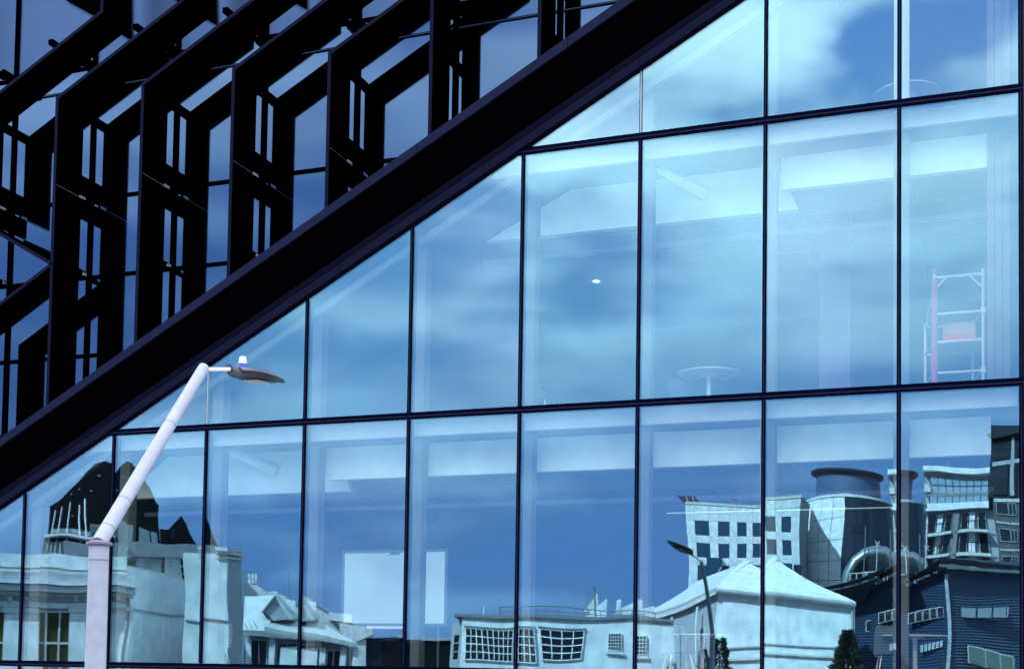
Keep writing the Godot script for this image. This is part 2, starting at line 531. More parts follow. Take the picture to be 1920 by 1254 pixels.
func glass_building() -> void:
	var b := thing("glass_building", "blue glass curtain wall building under the sloping black fascia, rooms and reflections in its panes", "building", Vector3(0, 0, 0))
	# glass, mullions and transoms
	for row in ROW.size() - 1:
		var y0: float = ROW[row] + 0.045
		var y1: float = ROW[row + 1] - 0.045
		for k in COL.size() - 1:
			var x0: float = COL[k] * BAY + 0.025
			var x1: float = minf(COL[k + 1] * BAY, CORNER) - 0.025
			if COL[k] * BAY > CORNER - 0.1 or glass_top(x1) < y0 + 0.05:
				continue
			var mesh := pane_mesh(x0, x1, y0, y1, 100 * row + k)
			var gl: Material = [M.glass, M.glass_b, M.glass_c][(k * 7 + row * 5) % 3]
			var p := put(b, "glass_pane", mesh, gl, Vector3(0, 0, 0.012))
			put(p, "inner_pane", mesh, gl, Vector3(0, 0, -0.024))
		for k in COL.size():
			var x: float = minf(COL[k] * BAY, CORNER)
			var top: float = minf(ROW[row + 1] - 0.052, glass_top(x) - 0.01)
			if top < y0 + 0.05:
				continue
			if (COL[k] == -6 and row == 2) or (COL[k] == -2 and row == 3):
				bb(b, "glass_joint", M.joint, x - 0.007, x + 0.007, ROW[row] + 0.052, top, -0.03, 0.02)
				continue
			var m := bb(b, "mullion", M.frame, x - 0.027, x + 0.027, ROW[row] + 0.052, top, -0.14, 0.03)
			bb(m, "gasket", M.gasket, -0.005, 0.005, -(top - ROW[row] - 0.052) / 2, (top - ROW[row] - 0.052) / 2, 0.085, 0.0875)
		if row > 0:
			var left: float = (ROW[row] - 7.782) / 0.539 - 5.377
			var t := bb(b, "transom", M.frame, left - 0.1, CORNER + 0.03, ROW[row] - 0.05, ROW[row] + 0.05, -0.14, 0.034)
			bb(t, "gasket", M.gasket, -(CORNER + 0.03 - left + 0.1) / 2, (CORNER + 0.03 - left + 0.1) / 2, -0.018, -0.004, 0.087, 0.0895)
	# the body: slabs, walls, columns, roof
	for row in [0, 1, 2, 3]:
		var h: float = ROW[row + 1]
		var left: float = maxf((h - 0.3 - 7.782) / 0.539 - 5.377, -21.0)
		bb(b, "floor_slab", M.ceiling, left, CORNER + 0.028, h - 0.27, h - 0.03, -9.4, -0.2)
		bb(b, "slab_edge", M.edge, maxf((h - 0.3 - 7.782) / 0.539 - 5.377, left), 1.49, h - 0.285, h - 0.052, -0.2, -0.145)
	bb(b, "ground_slab", M.floor_in, -21, CORNER - 0.03, -0.3, -0.1, -9.4, -0.2)
	bb(b, "back_wall", M.wall_in, -21, CORNER + 0.03, GROUND, ROOF, -9.6, -9.4)
	bb(b, "side_wall", M.wall_in, CORNER + 0.03, CORNER + 0.25, GROUND, ROOF, -9.6, -0.02)
	bb(b, "far_wall", M.wall_in, -21.2, -21, GROUND, ROOF, -9.6, 0.3)
	bb(b, "roof", M.slate, -21, CORNER + 0.2, ROOF, ROOF + 0.3, -9.6, 0.4)  # out of view, at the height chosen for its shadow
	bb(b, "plinth", M.grey, -21, CORNER + 0.2, GROUND - 0.1, ROW[0] - 0.02, -0.3, 0.02)
	bb(b, "top_spandrel", M.frame, -4, CORNER, 11.71, ROOF, -0.2, 0.0)
	for k in COL:
		if k == -10 or k == 1:
			continue
		var x: float = k * BAY + 0.01
		for row in 4:
			var top: float = minf(ROW[row + 1] - 0.29, glass_top(x) - 0.22)
			if top > ROW[row] + 0.1:
				bb(b, "column", M.room if k == 0 and row == 3 else M.column, x - 0.1, x + 0.1, ROW[row] - (0.1 if row == 1 else 0.0), top, -0.5, -0.28)
	# ribs and ducts under the ceilings
	for h in [ROW[2] - 0.272, ROW[3] - 0.272, ROW[4] - 0.272]:
		for k in range(-7, 1):
			if glass_top(k * BAY - 1.2) > h + 0.2:
				bb(b, "ceiling_rib", M.partition, k * BAY - 0.06, k * BAY + 0.06, h - 0.22, h - 0.002, -9.3, -1.25)
		var left := maxf((h + 0.1 - 7.782) / 0.539 - 5.0, -20.0)
		tube(b, "duct", M.partition, [Vector3(left, h - 0.36, -3.6), Vector3(1.4, h - 0.36, -3.6)], [0.13], 14)
		tube(b, "pipe", M.column, [Vector3(left, h - 0.3, -2.3), Vector3(1.4, h - 0.3, -2.3)], [0.035], 10)
	for row in [[ROW[2], 7.45], [ROW[3], 11.3]]:
		for k in 3:
			bb(b, "timber_column", M.timber, 1.115 + k * 0.1, 1.205 + k * 0.1, row[0], row[1], -0.62, -0.56)
	bb(b, "partition", M.partition, -1.41, -0.93, ROW[2], 7.3, -3.1, -3.0)
	bb(b, "hanging_rail", M.room, -3.4, 0.05, 2.395, 2.412, -1.02, -1.0)
	# beam that follows the sloping head
	prism(b, "sloping_beam", M.column, PackedVector2Array([Vector2(-18, glass_top(-18) - 0.26), Vector2(-1, glass_top(-1) - 0.26), Vector2(-1, glass_top(-1) - 0.14), Vector2(-18, glass_top(-18) - 0.14)]), -0.26, -0.16)
	prism(b, "sloping_ceiling", M.wall_in, PackedVector2Array([Vector2(-21, glass_top(-21) + 0.1), Vector2(-1, glass_top(-1) + 0.1), Vector2(-1, glass_top(-1) + 0.4), Vector2(-21, glass_top(-21) + 0.4)]), -9.4, 0.0)
	# white bulkheads under the slabs
	bb(b, "bulkhead", M.room, -8.93, 1.16, 3.04, 3.56, -0.75, -0.62)
	bb(b, "bulkhead", M.room, -1.68, 1.16, 6.99, 7.46, -0.75, -0.62)
	for s in [[-12.2, 3.6, -13.15, 2.9, -8.66, -8.95, 0], [-4.95, 7.48, -6.35, 6.8, -1.47, -1.78, 1]]:
		prism(b, "bulkhead", M.room, PackedVector2Array([Vector2(s[0], s[1]), Vector2(s[2], s[3]), Vector2(s[4], s[3]), Vector2(s[5], s[1])]), -1.1, -0.95)
	bb(b, "pelmet_rail", M.partition, -13.0, 1.2, 2.64, 2.71, -1.5, -1.42)
	bb(b, "pelmet_rail", M.partition, -6.6, 1.2, 6.59, 6.66, -1.5, -1.42)
	for s in [[-10.78, 0.0], [-3.55, 3.89]]:
		var y: float = s[1]
		plate(b, "brace", M.room, Vector3(s[0], 3.6 + y, -0.5), Vector3(s[0] + 0.16, 3.6 + y, -0.5), Vector3(s[0] + 0.78, 3.36 + y, -0.93), Vector3(s[0] + 0.7, 3.22 + y, -0.93), 0.06)


# ---------------------------------------------------------------- dark building above the slope
func above_slope(poly: Array, off: float) -> PackedVector2Array:
	var out := PackedVector2Array()
	for k in poly.size():
		var a: Vector2 = poly[k]
		var b: Vector2 = poly[(k + 1) % poly.size()]
		var da := a.y - fascia_top(a.x) - off
		var db := b.y - fascia_top(b.x) - off
		if da >= 0: out.append(a)
		if da * db < 0: out.append(a.lerp(b, da / (da - db)))
	return out


func dark_building() -> void:
	var b := thing("dark_building", "black upper storeys with kinked fins over dull blue panes, cut off by the sloping fascia", "building", Vector3.ZERO)
	var levels := [0.6, 2.2, 4.2, 5.6, 7.043, 8.495, 10.57, 10.974, 13.4, ROOF + 2.0]
	var low := -0.42
	for k in range(-4, 8):
		var x0 := FIN_X + PERIOD * k
		var x1 := x0 + PERIOD
		for j in levels.size() - 1:
			var p := above_slope([Vector2(x0 + 0.05, levels[j] + 0.033), Vector2(x1 - 0.05, levels[j] + 0.033), Vector2(x1 - 0.05, levels[j + 1] - 0.033), Vector2(x0 + 0.05, levels[j + 1] - 0.033)], low)
			if p.size() > 2:
				prism(b, "facade_pane", M.satin_glass if levels[j] > 10.9 else M.dark_glass, p, PANEL_Z - 0.03, PANEL_Z)
		var p := above_slope([Vector2(x0 - 0.05, 0), Vector2(x0 + 0.05, 0), Vector2(x0 + 0.05, ROOF + 2), Vector2(x0 - 0.05, ROOF + 2)], low)
		prism(b, "mullion", M.black, p, PANEL_Z - 0.1, PANEL_Z + 0.03)
	bb(b, "ledge", M.ledge, -21, -3.0, 10.565, 10.582, PANEL_Z - 0.02, PANEL_Z + 0.02)
	for j in range(1, levels.size() - 1):
		if j == 6:
			continue
		var p := above_slope([Vector2(-21, levels[j] - 0.033), Vector2(-1.0, levels[j] - 0.033), Vector2(-1.0, levels[j] + 0.033), Vector2(-21, levels[j] + 0.033)], low)
		prism(b, "transom", M.black, p, PANEL_Z - 0.09, PANEL_Z + 0.025)
	bb(b, "roof", M.black, -21.2, 3, ROOF + 2.01, ROOF + 2.3, -9.6, -0.3)
	# kinked fins standing off the glass
	for k in range(-4, 7):
		var x := FIN_X + PERIOD * k
		var t := 0.03
		var joint := 8.417
		var bottom := fascia_top(x) - 0.3
		var spine := [Vector2(x, maxf(bottom, joint + 0.006)), Vector2(x, ROOF + 2)]
		if k >= -1 and k < 4:
			spine = [Vector2(x, joint + 0.006), Vector2(x, 9.964), Vector2(x + 2.694, 11.389), Vector2(x + 2.694, ROOF + 2)]
		if bottom < spine[1].y:
			fin(b, spine, t)
		if k == -1:
			fin(b, [Vector2(x, bottom), Vector2(x, 5.988), Vector2(x + PERIOD, 6.999)], t)
			fin(b, [Vector2(x, 8.01), Vector2(x + PERIOD, 6.999)], t)
		elif bottom < joint - 0.1:
			fin(b, [Vector2(x, bottom), Vector2(x, joint - 0.006)], t)
		for y in [[8.053, 8.4], [8.456, 8.826], [6.98, 7.1], [9.876, 10.04], [10.9, 11.03]]:
			if y[0] > bottom:
				bb(b, "bracket", M.black, x - 0.033, x + 0.033, y[0], y[1], PANEL_Z + 0.03, FIN_BACK + 0.05)
		if joint > bottom + 0.2:
			bb(b, "splice", M.clip, x - 0.024, x + 0.024, joint - 0.005, joint + 0.005, FIN_BACK + 0.02, FIN_FRONT - 0.02)
			bb(b, "clip", M.clip, x - 0.02, x + 0.037, joint - 0.012, joint + 0.034, FIN_BACK - 0.11, FIN_BACK + 0.05)
		if fascia_top(x) < 7.0:
			bb(b, "clip", M.clip, x + 0.033, x + 0.066, 7.02, 7.07, FIN_BACK - 0.17, FIN_BACK - 0.09)
		# gusset plate beside the foot of the upper run
		if k >= -1 and k < 4:
			var o := Vector2(PERIOD * (k + 1), 0)
			var pts := PackedVector2Array()
			for q in [Vector2(-14.997, 12.324), Vector2(-14.058, 11.749), Vector2(-14.044, 11.687), Vector2(-13.508, 11.335), Vector2(-13.572, 12.487), Vector2(-13.572, ROOF + 2), Vector2(-14.997, ROOF + 2)]:
				pts.append(q + o)
			prism(b, "gusset", M.black, pts, PANEL_Z + 0.035, PANEL_Z + 0.06)
		# arms that hold the upper part of the fins
		if k < 4:
			bb(b, "arm", M.black, x + 1.50, x + 1.60, 11.01, 11.1, PANEL_Z + 0.03, FIN_FRONT - 0.07)
			bb(b, "clip", M.clip, x + 1.44, x + 1.47, 11.02, 11.07, PANEL_Z + 0.22, PANEL_Z + 0.55)
	# the sloping fascia: paler edge strip, broad black face and two trims, in lengths with open joints
	var seg := 2.4
	for k in 11:
		var x0 := -21.5 + seg * k
		var x1 := x0 + seg - 0.008
		strip(b, "fascia_edge", M.fascia, x0, x1, 1.08, 1.232, -0.25, 0.10)
		strip(b, "fascia_panel", M.black, x0, x1, 0.30, 1.078, -0.2, 0.055)
		strip(b, "trim", M.trim_dark, x0 + 0.7, x1 + 0.7, 0.19, 0.298, -0.15, 0.075)
		strip(b, "trim", M.trim, x0 + 1.1, x1 + 1.1, 0.035, 0.172, -0.1, 0.09)


func strip(b: Node3D, called: String, mat: Material, x0: float, x1: float, lo: float, hi: float, z0: float, z1: float) -> void:
	prism(b, called, mat, PackedVector2Array([Vector2(x0, glass_top(x0) + lo), Vector2(x1, glass_top(x1) + lo), Vector2(x1, glass_top(x1) + hi), Vector2(x0, glass_top(x0) + hi)]), z0, z1)


func fin(b: Node3D, spine: Array, t: float) -> void:
	var l := PackedVector2Array()
	var r := PackedVector2Array()
	for k in spine.size():
		var d0: Vector2 = (spine[k] - spine[maxi(k - 1, 0)]).normalized()
		var d1: Vector2 = (spine[mini(k + 1, spine.size() - 1)] - spine[k]).normalized()
		if k == 0: d0 = d1
		if k == spine.size() - 1: d1 = d0
		var n := (d0 + d1).normalized().orthogonal()
		var w: float = t / maxf(0.4, n.dot(d0.orthogonal()))
		l.append(spine[k] + n * w)
		r.append(spine[k] - n * w)
	r.reverse()
	l.append_array(r)
	var f := prism(b, "fin", M.black, l, FIN_BACK, FIN_FRONT)
	prism(f, "painted_lit_edge", M.trim, l, FIN_FRONT + 0.001, FIN_FRONT + 0.008)  # thin paler cap added to draw a lit edge on the black fin


# ---------------------------------------------------------------- street lamp
func lamp() -> void:
	var base := Vector3(-4.55, GROUND, 10.7)
	var o := thing("street_lamp", "white street lamp with bent post and flat dark head in front of the glass", "street lamp", base)
	var c := Vector3(0, 0.87 - GROUND, 0)
	var e := Vector3(-0.088, 2.357 - GROUND, -1.31)
	lathe(o, "post", M.pole, [[0.0, 0.0], [0.115, 0.0], [0.11, 0.05], [0.085, 0.12], [0.072, 1.2], [0.067, c.y - 0.13], [0.067, c.y - 0.02], [0.0, c.y - 0.02]])
	lathe(o, "base_flange", M.collar, [[0.0, 0.03], [0.2, 0.03], [0.2, 0.0], [0.0, 0.0]])
	lathe(o, "collar", M.collar, [[0.0, -0.018], [0.085, -0.018], [0.088, -0.012], [0.088, 0.0], [0.06, 0.012], [0.0, 0.012]], c)
	lathe(o, "seam", M.collar, [[0.0682, -0.004], [0.0686, 0.0], [0.0682, 0.004]], c + Vector3(0, -0.12, 0))
	var along := (e - c).normalized()
	var up1 := c + Vector3(0, 0.0, 0)
	tube(o, "raking_post", M.pole, [up1, c + along * 0.5, c + along * 1.2, e - along * 0.02, e + along * 0.02, e + along * 0.035], [0.052, 0.05, 0.047, 0.044, 0.042, 0.028], 28)
	for s in [0.14, 0.42, 1.28]:
		tube(o, "seam", M.collar, [c + along * s, c + along * (s + 0.006)], [0.0532 - 0.0042 * s], 28)
	var n := Vector3(-4.74, 2.484, 8.83) - base
	tube(o, "arm", M.alu, [e + Vector3(0, 0.0, -0.02), n], [0.016], 14)
	tube(o, "arm_sleeve", M.lamp_grey, [n + Vector3(0, 0, 0.03), n + Vector3(-0.004, 0.0, -0.12)], [0.034, 0.036], 18)
	tube(o, "arm_clamp", M.lamp_dark, [n + Vector3(0, 0, 0.045), n + Vector3(0, 0, 0.03)], [0.037], 18)
	# head: a flat tapered shell, widest near the back, pointed at the front
	var tip := Vector3(-4.983, 2.652, 7.58) - base
	var root := n + Vector3(-0.008, 0.015, -0.08)
	var f := (tip - root).normalized()
	var s := f.cross(Vector3.UP).normalized()
	var u := s.cross(f).normalized()
	var L := (tip - root).length()
	var ring := [[0.0, 0.05, 0.022, -0.03], [0.08, 0.12, 0.035, -0.045], [0.25, 0.165, 0.042, -0.05], [0.5, 0.155, 0.037, -0.036], [0.75, 0.11, 0.026, -0.02], [0.92, 0.055, 0.012, -0.01], [1.0, 0.01, 0.003, -0.004]]
	for top in [true, false]:
		var st := begin()
		st.set_smooth_group(1)
		var prev := []
		for r in ring:
			var row := []
			for k in 9:
				var a := PI * k / 8.0
				var h: float = r[2] if top else r[3]
				row.append(root + f * (L * r[0]) + s * (cos(a) * r[1]) + u * (pow(sin(a), 0.6) * h))
			if prev.size():
				for k in 8:
					if top: quad(st, prev[k], prev[k + 1], row[k + 1], row[k])
					else: quad(st, prev[k], row[k], row[k + 1], prev[k + 1])
			prev = row
		put(o, "head_shell" if top else "head_underside", done(st), M.lamp_grey if top else M.lamp_dark)
	var lens_at := root + f * (L * 0.42) - u * 0.052
	plate(o, "lens", M.lens, lens_at - f * 0.22 - s * 0.09, lens_at - f * 0.22 + s * 0.09, lens_at + f * 0.25 + s * 0.075 + u * 0.012, lens_at + f * 0.25 - s * 0.075 + u * 0.012, 0.006)
	for i in 3:
		for j in 4:
			var d := lathe(o, "led_lens", M.cap, [[0.0, -0.008], [0.016, -0.003], [0.018, 0.004]], lens_at + f * (-0.15 + j * 0.09) + s * ((i - 1) * 0.05) - u * 0.002, 10)
			d.name = "led_lens"
	var sen := root + f * 0.16 + u * 0.036
	lathe(o, "sensor_ring", M.cap_blue, [[0.0, 0.0], [0.036, 0.0], [0.036, 0.03], [0.0, 0.03]], sen, 20)
	lathe(o, "light_sensor", M.cap, [[0.034, 0.03], [0.034, 0.04], [0.027, 0.085], [0.022, 0.09], [0.0, 0.092]], sen, 20)


# ---------------------------------------------------------------- inside
func indoors() -> void:
	# round tables
	var t := thing("round_table", "round white table on one leg in the middle of the upper floor", "table", Vector3(-2.89, ROW[2], -1.55), 0.0, "round tables behind the glass")
	lathe(t, "tabletop", M.table_top, [[0.0, 0.70], [0.46, 0.70], [0.475, 0.708], [0.475, 0.722], [0.465, 0.728], [0.0, 0.728]], Vector3.ZERO, 48)
	lathe(t, "plate", M.alu, [[0.0, 0.68], [0.14, 0.68], [0.14, 0.699], [0.0, 0.699]])
	lathe(t, "leg", M.alu, [[0.035, 0.02], [0.035, 0.68]])
	lathe(t, "foot", M.alu, [[0.0, 0.02], [0.25, 0.012], [0.26, 0.0], [0.0, 0.0]])
	dup(t, "round_table", Vector3(-8.05, ROW[2], -5.2), 0.3, "round white table on the upper floor, its rim just over the transom, farthest left")
	dup(t, "round_table", Vector3(-4.98, ROW[2], -4.6), 0.8, "round white table low behind the transom in the bay left of the middle column")
	dup(t, "round_table", Vector3(0.02, ROW[3], -1.4), 1.2, "round white table on the top floor behind the bright column")
	dup(t, "round_table", Vector3(0.15, -0.12, -1.2), 0.5, "round table on the lowest floor at the right, beside the corner")
	dup(t, "round_table", Vector3(-2.95, -0.12, -1.5), 0.1, "round table on the lowest floor, seen through the reflected lamp")
	var c := thing("chair", "pale shell chair left of the middle round table", "chair", Vector3(-3.35, ROW[2], -2.2), 0.9, "shell chairs behind the glass")
	var st := begin()
	for k in 6:
		var a := [Vector3(-0.22, 0.45, 0.22), Vector3(-0.22, 0.43, 0.0), Vector3(-0.21, 0.46, -0.17), Vector3(-0.2, 0.6, -0.24), Vector3(-0.19, 0.75, -0.27), Vector3(-0.16, 0.86, -0.3)]
		if k < 5:
			var p: Vector3 = a[k]
			var q: Vector3 = a[k + 1]
			quad(st, p, Vector3(-p.x, p.y, p.z), Vector3(-q.x, q.y, q.z), q)
			quad(st, p - Vector3(0, 0.012, 0.012), q - Vector3(0, 0.012, 0.012), Vector3(-q.x, q.y - 0.012, q.z - 0.012), Vector3(-p.x, p.y - 0.012, p.z - 0.012))
	put(c, "shell", done(st), M.chair)
	for sx in [-1, 1]:
		for sz in [-1, 1]:
			tube(c, "leg", M.alu, [Vector3(0.14 * sx, 0.43, 0.13 * sz), Vector3(0.22 * sx, 0.0, 0.22 * sz)], [0.012, 0.01], 8)
	dup(c, "chair", Vector3(-5.5, ROW[2], -1.6), 2.4, "pale shell chair standing alone left of the low table")
	dup(c, "chair", Vector3(0.62, ROW[3], -1.9), -0.6, "pale shell chair on the top floor right of the bright column")
	dup(c, "chair", Vector3(-0.15, -0.12, -0.8), 0.2, "pale shell chair on the lowest floor in front of the right round table")
	dup(c, "chair", Vector3(-3.2, -0.12, -1.0), 0.5, "pale shell chair on the lowest floor behind the reflected lamp")
	dup(c, "chair", Vector3(-11.2, -0.12, -1.0), 0.1, "pale shell chair on the lowest floor near the street lamp post")
	# scaffold tower
	var s := thing("scaffold_tower", "silver scaffold tower with one post wrapped in pink on the upper floor", "scaffold", Vector3(0.36, ROW[2], -2.0))
	for p in [[0.02, 0.0, 2.16], [0.7, 0.0, 2.12], [-0.14, -0.75, 1.55], [0.55, -0.75, 1.55]]:
		tube(s, "post", M.alu, [Vector3(p[0], 0, p[1]), Vector3(p[0], p[2], p[1])], [0.024], 12)
	for y in [0.62, 1.08, 1.5, 2.05]:
		tube(s, "rung", M.alu, [Vector3(0.02, y, 0), Vector3(0.7, y, 0)], [0.02], 10)
		if y < 1.6:
			tube(s, "rung", M.alu, [Vector3(-0.14, y, -0.75), Vector3(0.55, y, -0.75)], [0.02], 10)
			tube(s, "side_rail", M.alu, [Vector3(0.02, y, 0), Vector3(-0.14, y, -0.75)], [0.016], 10)
			tube(s, "side_rail", M.alu, [Vector3(0.7, y, 0), Vector3(0.55, y, -0.75)], [0.016], 10)
	tube(s, "gusset_tube", M.alu, [Vector3(0.02, 1.87, 0), Vector3(0.2, 2.05, 0)], [0.015], 10)
	tube(s, "gusset_tube", M.alu, [Vector3(0.7, 1.84, 0), Vector3(0.5, 2.05, 0)], [0.015], 10)
	tube(s, "diagonal", M.alu, [Vector3(0.02, 1.95, 0), Vector3(-0.14, 1.5, -0.75)], [0.014], 10)
	tube(s, "wrap", M.pink, [Vector3(0.02, 0.42, 0.0), Vector3(0.02, 0.52, 0), Vector3(0.02, 0.7, 0.0), Vector3(0.025, 0.9, 0), Vector3(0.02, 1.1, 0.0), Vector3(0.025, 1.16, 0), Vector3(0.02, 1.5, 0.0), Vector3(0.022, 1.8, 0), Vector3(0.02, 2.04, 0.0)], [0.05, 0.045, 0.062, 0.05, 0.045, 0.06, 0.048, 0.05, 0.04], 12)
	lathe(s, "coupler", M.pink, [[0.0, -0.03], [0.05, -0.02], [0.055, 0.01], [0.035, 0.05], [0.0, 0.06]], Vector3(0.02, 2.13, 0), 14)
	for y in [0.62, 1.5]:
		bx(s, "coupler", M.alu, 0.7, y, 0.0, 0.07, 0.08, 0.07)
	bb(s, "platform", M.alu, 0.04, 0.68, 1.06, 1.1, -0.72, -0.03)
	for sx in [-0.14, 0.55]:
		for sz in [0.0, -0.75]:
			lathe(s, "castor", M.lamp_dark, [[0.0, 0.0], [0.04, 0.01], [0.04, 0.08], [0.0, 0.09]], Vector3(sx + (0.16 if sz == 0.0 else 0.0), 0, sz), 12)
	var cr := thing("crate", "pale crate with a pink lower half on the scaffold platform", "crate", Vector3(0.72, ROW[2] + 1.1, -2.36))
	var w := begin()
	for d in [[-0.23, -0.21, -0.16, 0.16], [0.21, 0.23, -0.16, 0.16], [-0.21, 0.21, 0.14, 0.16], [-0.21, 0.21, -0.16, -0.14]]:
		cuboid(w, Vector3(d[0], 0.13, d[2]), Vector3(d[1], 0.29, d[3]))
	put(cr, "upper_wall", done(w), M.crate)
	bb(cr, "tray", M.crate_red, -0.235, 0.235, 0.0, 0.13, -0.165, 0.165)
	bb(cr, "rim", M.crate, -0.225, 0.225, 0.29, 0.305, 0.15, 0.175)
	# whiteboard
	var wb := thing("whiteboard", "large white board on a stand in the lowest room", "whiteboard", Vector3(-8.16, -0.1, -1.62))
	bb(wb, "board", M.board, -0.92, 0.92, 0.86, 2.04, -0.02, 0.02)
	for r in [[-0.965, 0.965, 2.04, 2.085], [-0.965, 0.965, 0.815, 0.86], [-0.965, -0.92, 0.86, 2.04], [0.92, 0.965, 0.86, 2.04]]:
		bb(wb, "frame", M.column, r[0], r[1], r[2], r[3], -0.025, 0.03)
	bb(wb, "pen_tray", M.alu, -0.45, 0.45, 0.77, 0.812, -0.02, 0.09)
	bb(wb, "clip", M.column, -0.07, 0.1, 2.01, 2.05, 0.031, 0.045)
	for x in [-0.8, 0.8]:
		tube(wb, "leg", M.column, [Vector3(x, 0, -0.03), Vector3(x, 0.82, -0.03)], [0.02], 10)
		bb(wb, "foot", M.column, x - 0.03, x + 0.03, 0.0, 0.04, -0.3, 0.3)
	# downlights that are on
	for d in [[-2.574, ROW[4] - 0.272, -6.74, "lit round downlight in the top floor ceiling"], [-5.946, ROW[3] - 0.272, -5.71, "lit round downlight in the upper floor ceiling above the tables"]]:
		var l := thing("downlight", d[3], "ceiling light", Vector3(d[0], d[1], d[2]), 0.0, "round downlights")
		lathe(l, "trim_ring", M.room, [[0.12, -0.012], [0.15, -0.01], [0.15, 0.0]])
		lathe(l, "lamp_disc", M.glow, [[0.0, -0.006], [0.08, -0.006]])
		var om := OmniLight3D.new()
		om.name = "downlight_lamp"
		om.position = Vector3(0, -0.03, 0)
		om.light_energy = 0.006
		om.light_color = Color(0.9, 0.96, 1.0)
		om.light_size = 0.02
		om.omni_range = 14.0
		om.omni_attenuation = 2.0
		om.shadow_enabled = true
		l.add_child(om)


# ---------------------------------------------------------------- the town across the street
# every building is turned towards the glass; in its own axes x runs to its right, y up from eye level, z towards the street
func shrub(o: Node3D, height: float, width: float, n: int, sd: int, pointed: float) -> void:
	tube(o, "trunk", M.bark, [Vector3(0, 0, 0), Vector3(0, height * 0.55, 0), Vector3(0.02, height * 0.9, 0)], [width * 0.06, width * 0.035, width * 0.01], 8)
	var r := RandomNumberGenerator.new()
	r.seed = sd
	var st := begin()
	for k in n:
		var t := r.randf()
		var y := height * (0.08 + 0.92 * t)
		var a0 := r.randf() * TAU
		var rad := width / 2 * pow(maxf(1.0 - t, 0.02), pointed) * (0.85 + 0.2 * sin(t * 31.0 + a0 * 3.0 + r.randf() * 1.5))
		var a := a0
		var p := Vector3(cos(a), 0, sin(a)) * rad * sqrt(r.randf_range(0.2, 1.0)) + Vector3(0, y, 0)
		var d := Vector3(cos(a) * 0.8, r.randf_range(-0.1, 0.9), sin(a) * 0.8).normalized()
		var s := d.cross(Vector3(r.randf() - 0.5, r.randf() - 0.5, r.randf() - 0.5)).normalized()
		var l := width * r.randf_range(0.06, 0.13)
		quad(st, p, p + d * l * 0.5 + s * l * 0.22, p + d * l, p + d * l * 0.5 - s * l * 0.22)
	var f := put(o, "foliage", done(st), M.leaf)
	f.set_meta("kind", "stuff")


# a wall of horizontal ribs between two upright ends
func ribbed(parent: Node3D, mat: Material, a: Vector3, b: Vector3, top_a: float, top_b: float, rib: float) -> void:
	var st := begin()
	var along := b - a
	var n := Vector3(-along.z, 0, along.x).normalized()
	if n.z < 0: n = -n
	var count := int(maxf(top_a, top_b) / rib)
	for k in count:
		var y0 := k * rib
		var fa := 0.0
		var fb := 1.0
		if y0 > minf(top_a, top_b):
			var cut := (y0 - top_a) / (top_b - top_a)
			if top_b > top_a: fa = clampf(cut, 0, 1)
			else: fb = clampf(cut, 0, 1)
		var p := a + along * fa
		var q := a + along * fb
		var h := Vector3(0, 1, 0)
		quad(st, p + h * y0, p + h * (y0 + rib * 0.6) + n * rib * 0.35, q + h * (y0 + rib * 0.6) + n * rib * 0.35, q + h * y0)
		quad(st, p + h * (y0 + rib * 0.6) + n * rib * 0.35, p + h * (y0 + rib), q + h * (y0 + rib), q + h * (y0 + rib * 0.6) + n * rib * 0.35)
	var o := put(parent, "ribbed_cladding", done(st), mat)
	o.set_meta("kind", "stuff")


# a round drum of panels
func drum(parent: Node3D, called: String, mat: Material, x: float, z: float, radius: float, y0: float, y1: float, from: float, to: float, cols: int, rows: int, gap: float) -> void:
	for i in cols:
		for j in rows:
			var a := lerpf(from, to, i / float(cols)) + gap / radius
			var b := lerpf(from, to, (i + 1) / float(cols)) - gap / radius
			var lo := lerpf(y0, y1, j / float(rows)) + gap
			var hi := lerpf(y0, y1, (j + 1) / float(rows)) - gap
			var st := begin()
			st.set_smooth_group(1)
			for k in 3:
				var s := lerpf(a, b, k / 3.0)
				var t := lerpf(a, b, (k + 1) / 3.0)
				quad(st, Vector3(x + sin(s) * radius, lo, z + cos(s) * radius), Vector3(x + sin(s) * radius, hi, z + cos(s) * radius), Vector3(x + sin(t) * radius, hi, z + cos(t) * radius), Vector3(x + sin(t) * radius, lo, z + cos(t) * radius))
			put(parent, called, done(st), mat)


func city() -> void:
	classical_house()
	corner_block()
	grey_roof_house()
	arched_dark_building()
	peaked_dark_house()
	hip_roof_house()
	terrace_house()
	dark_low_block()
	modernist_house()
	gable_pavilion()
	ribbed_shed()
	silver_duct()
	white_office()
	round_drum()
	apartment_tower()
	brown_tower()
	greenery()


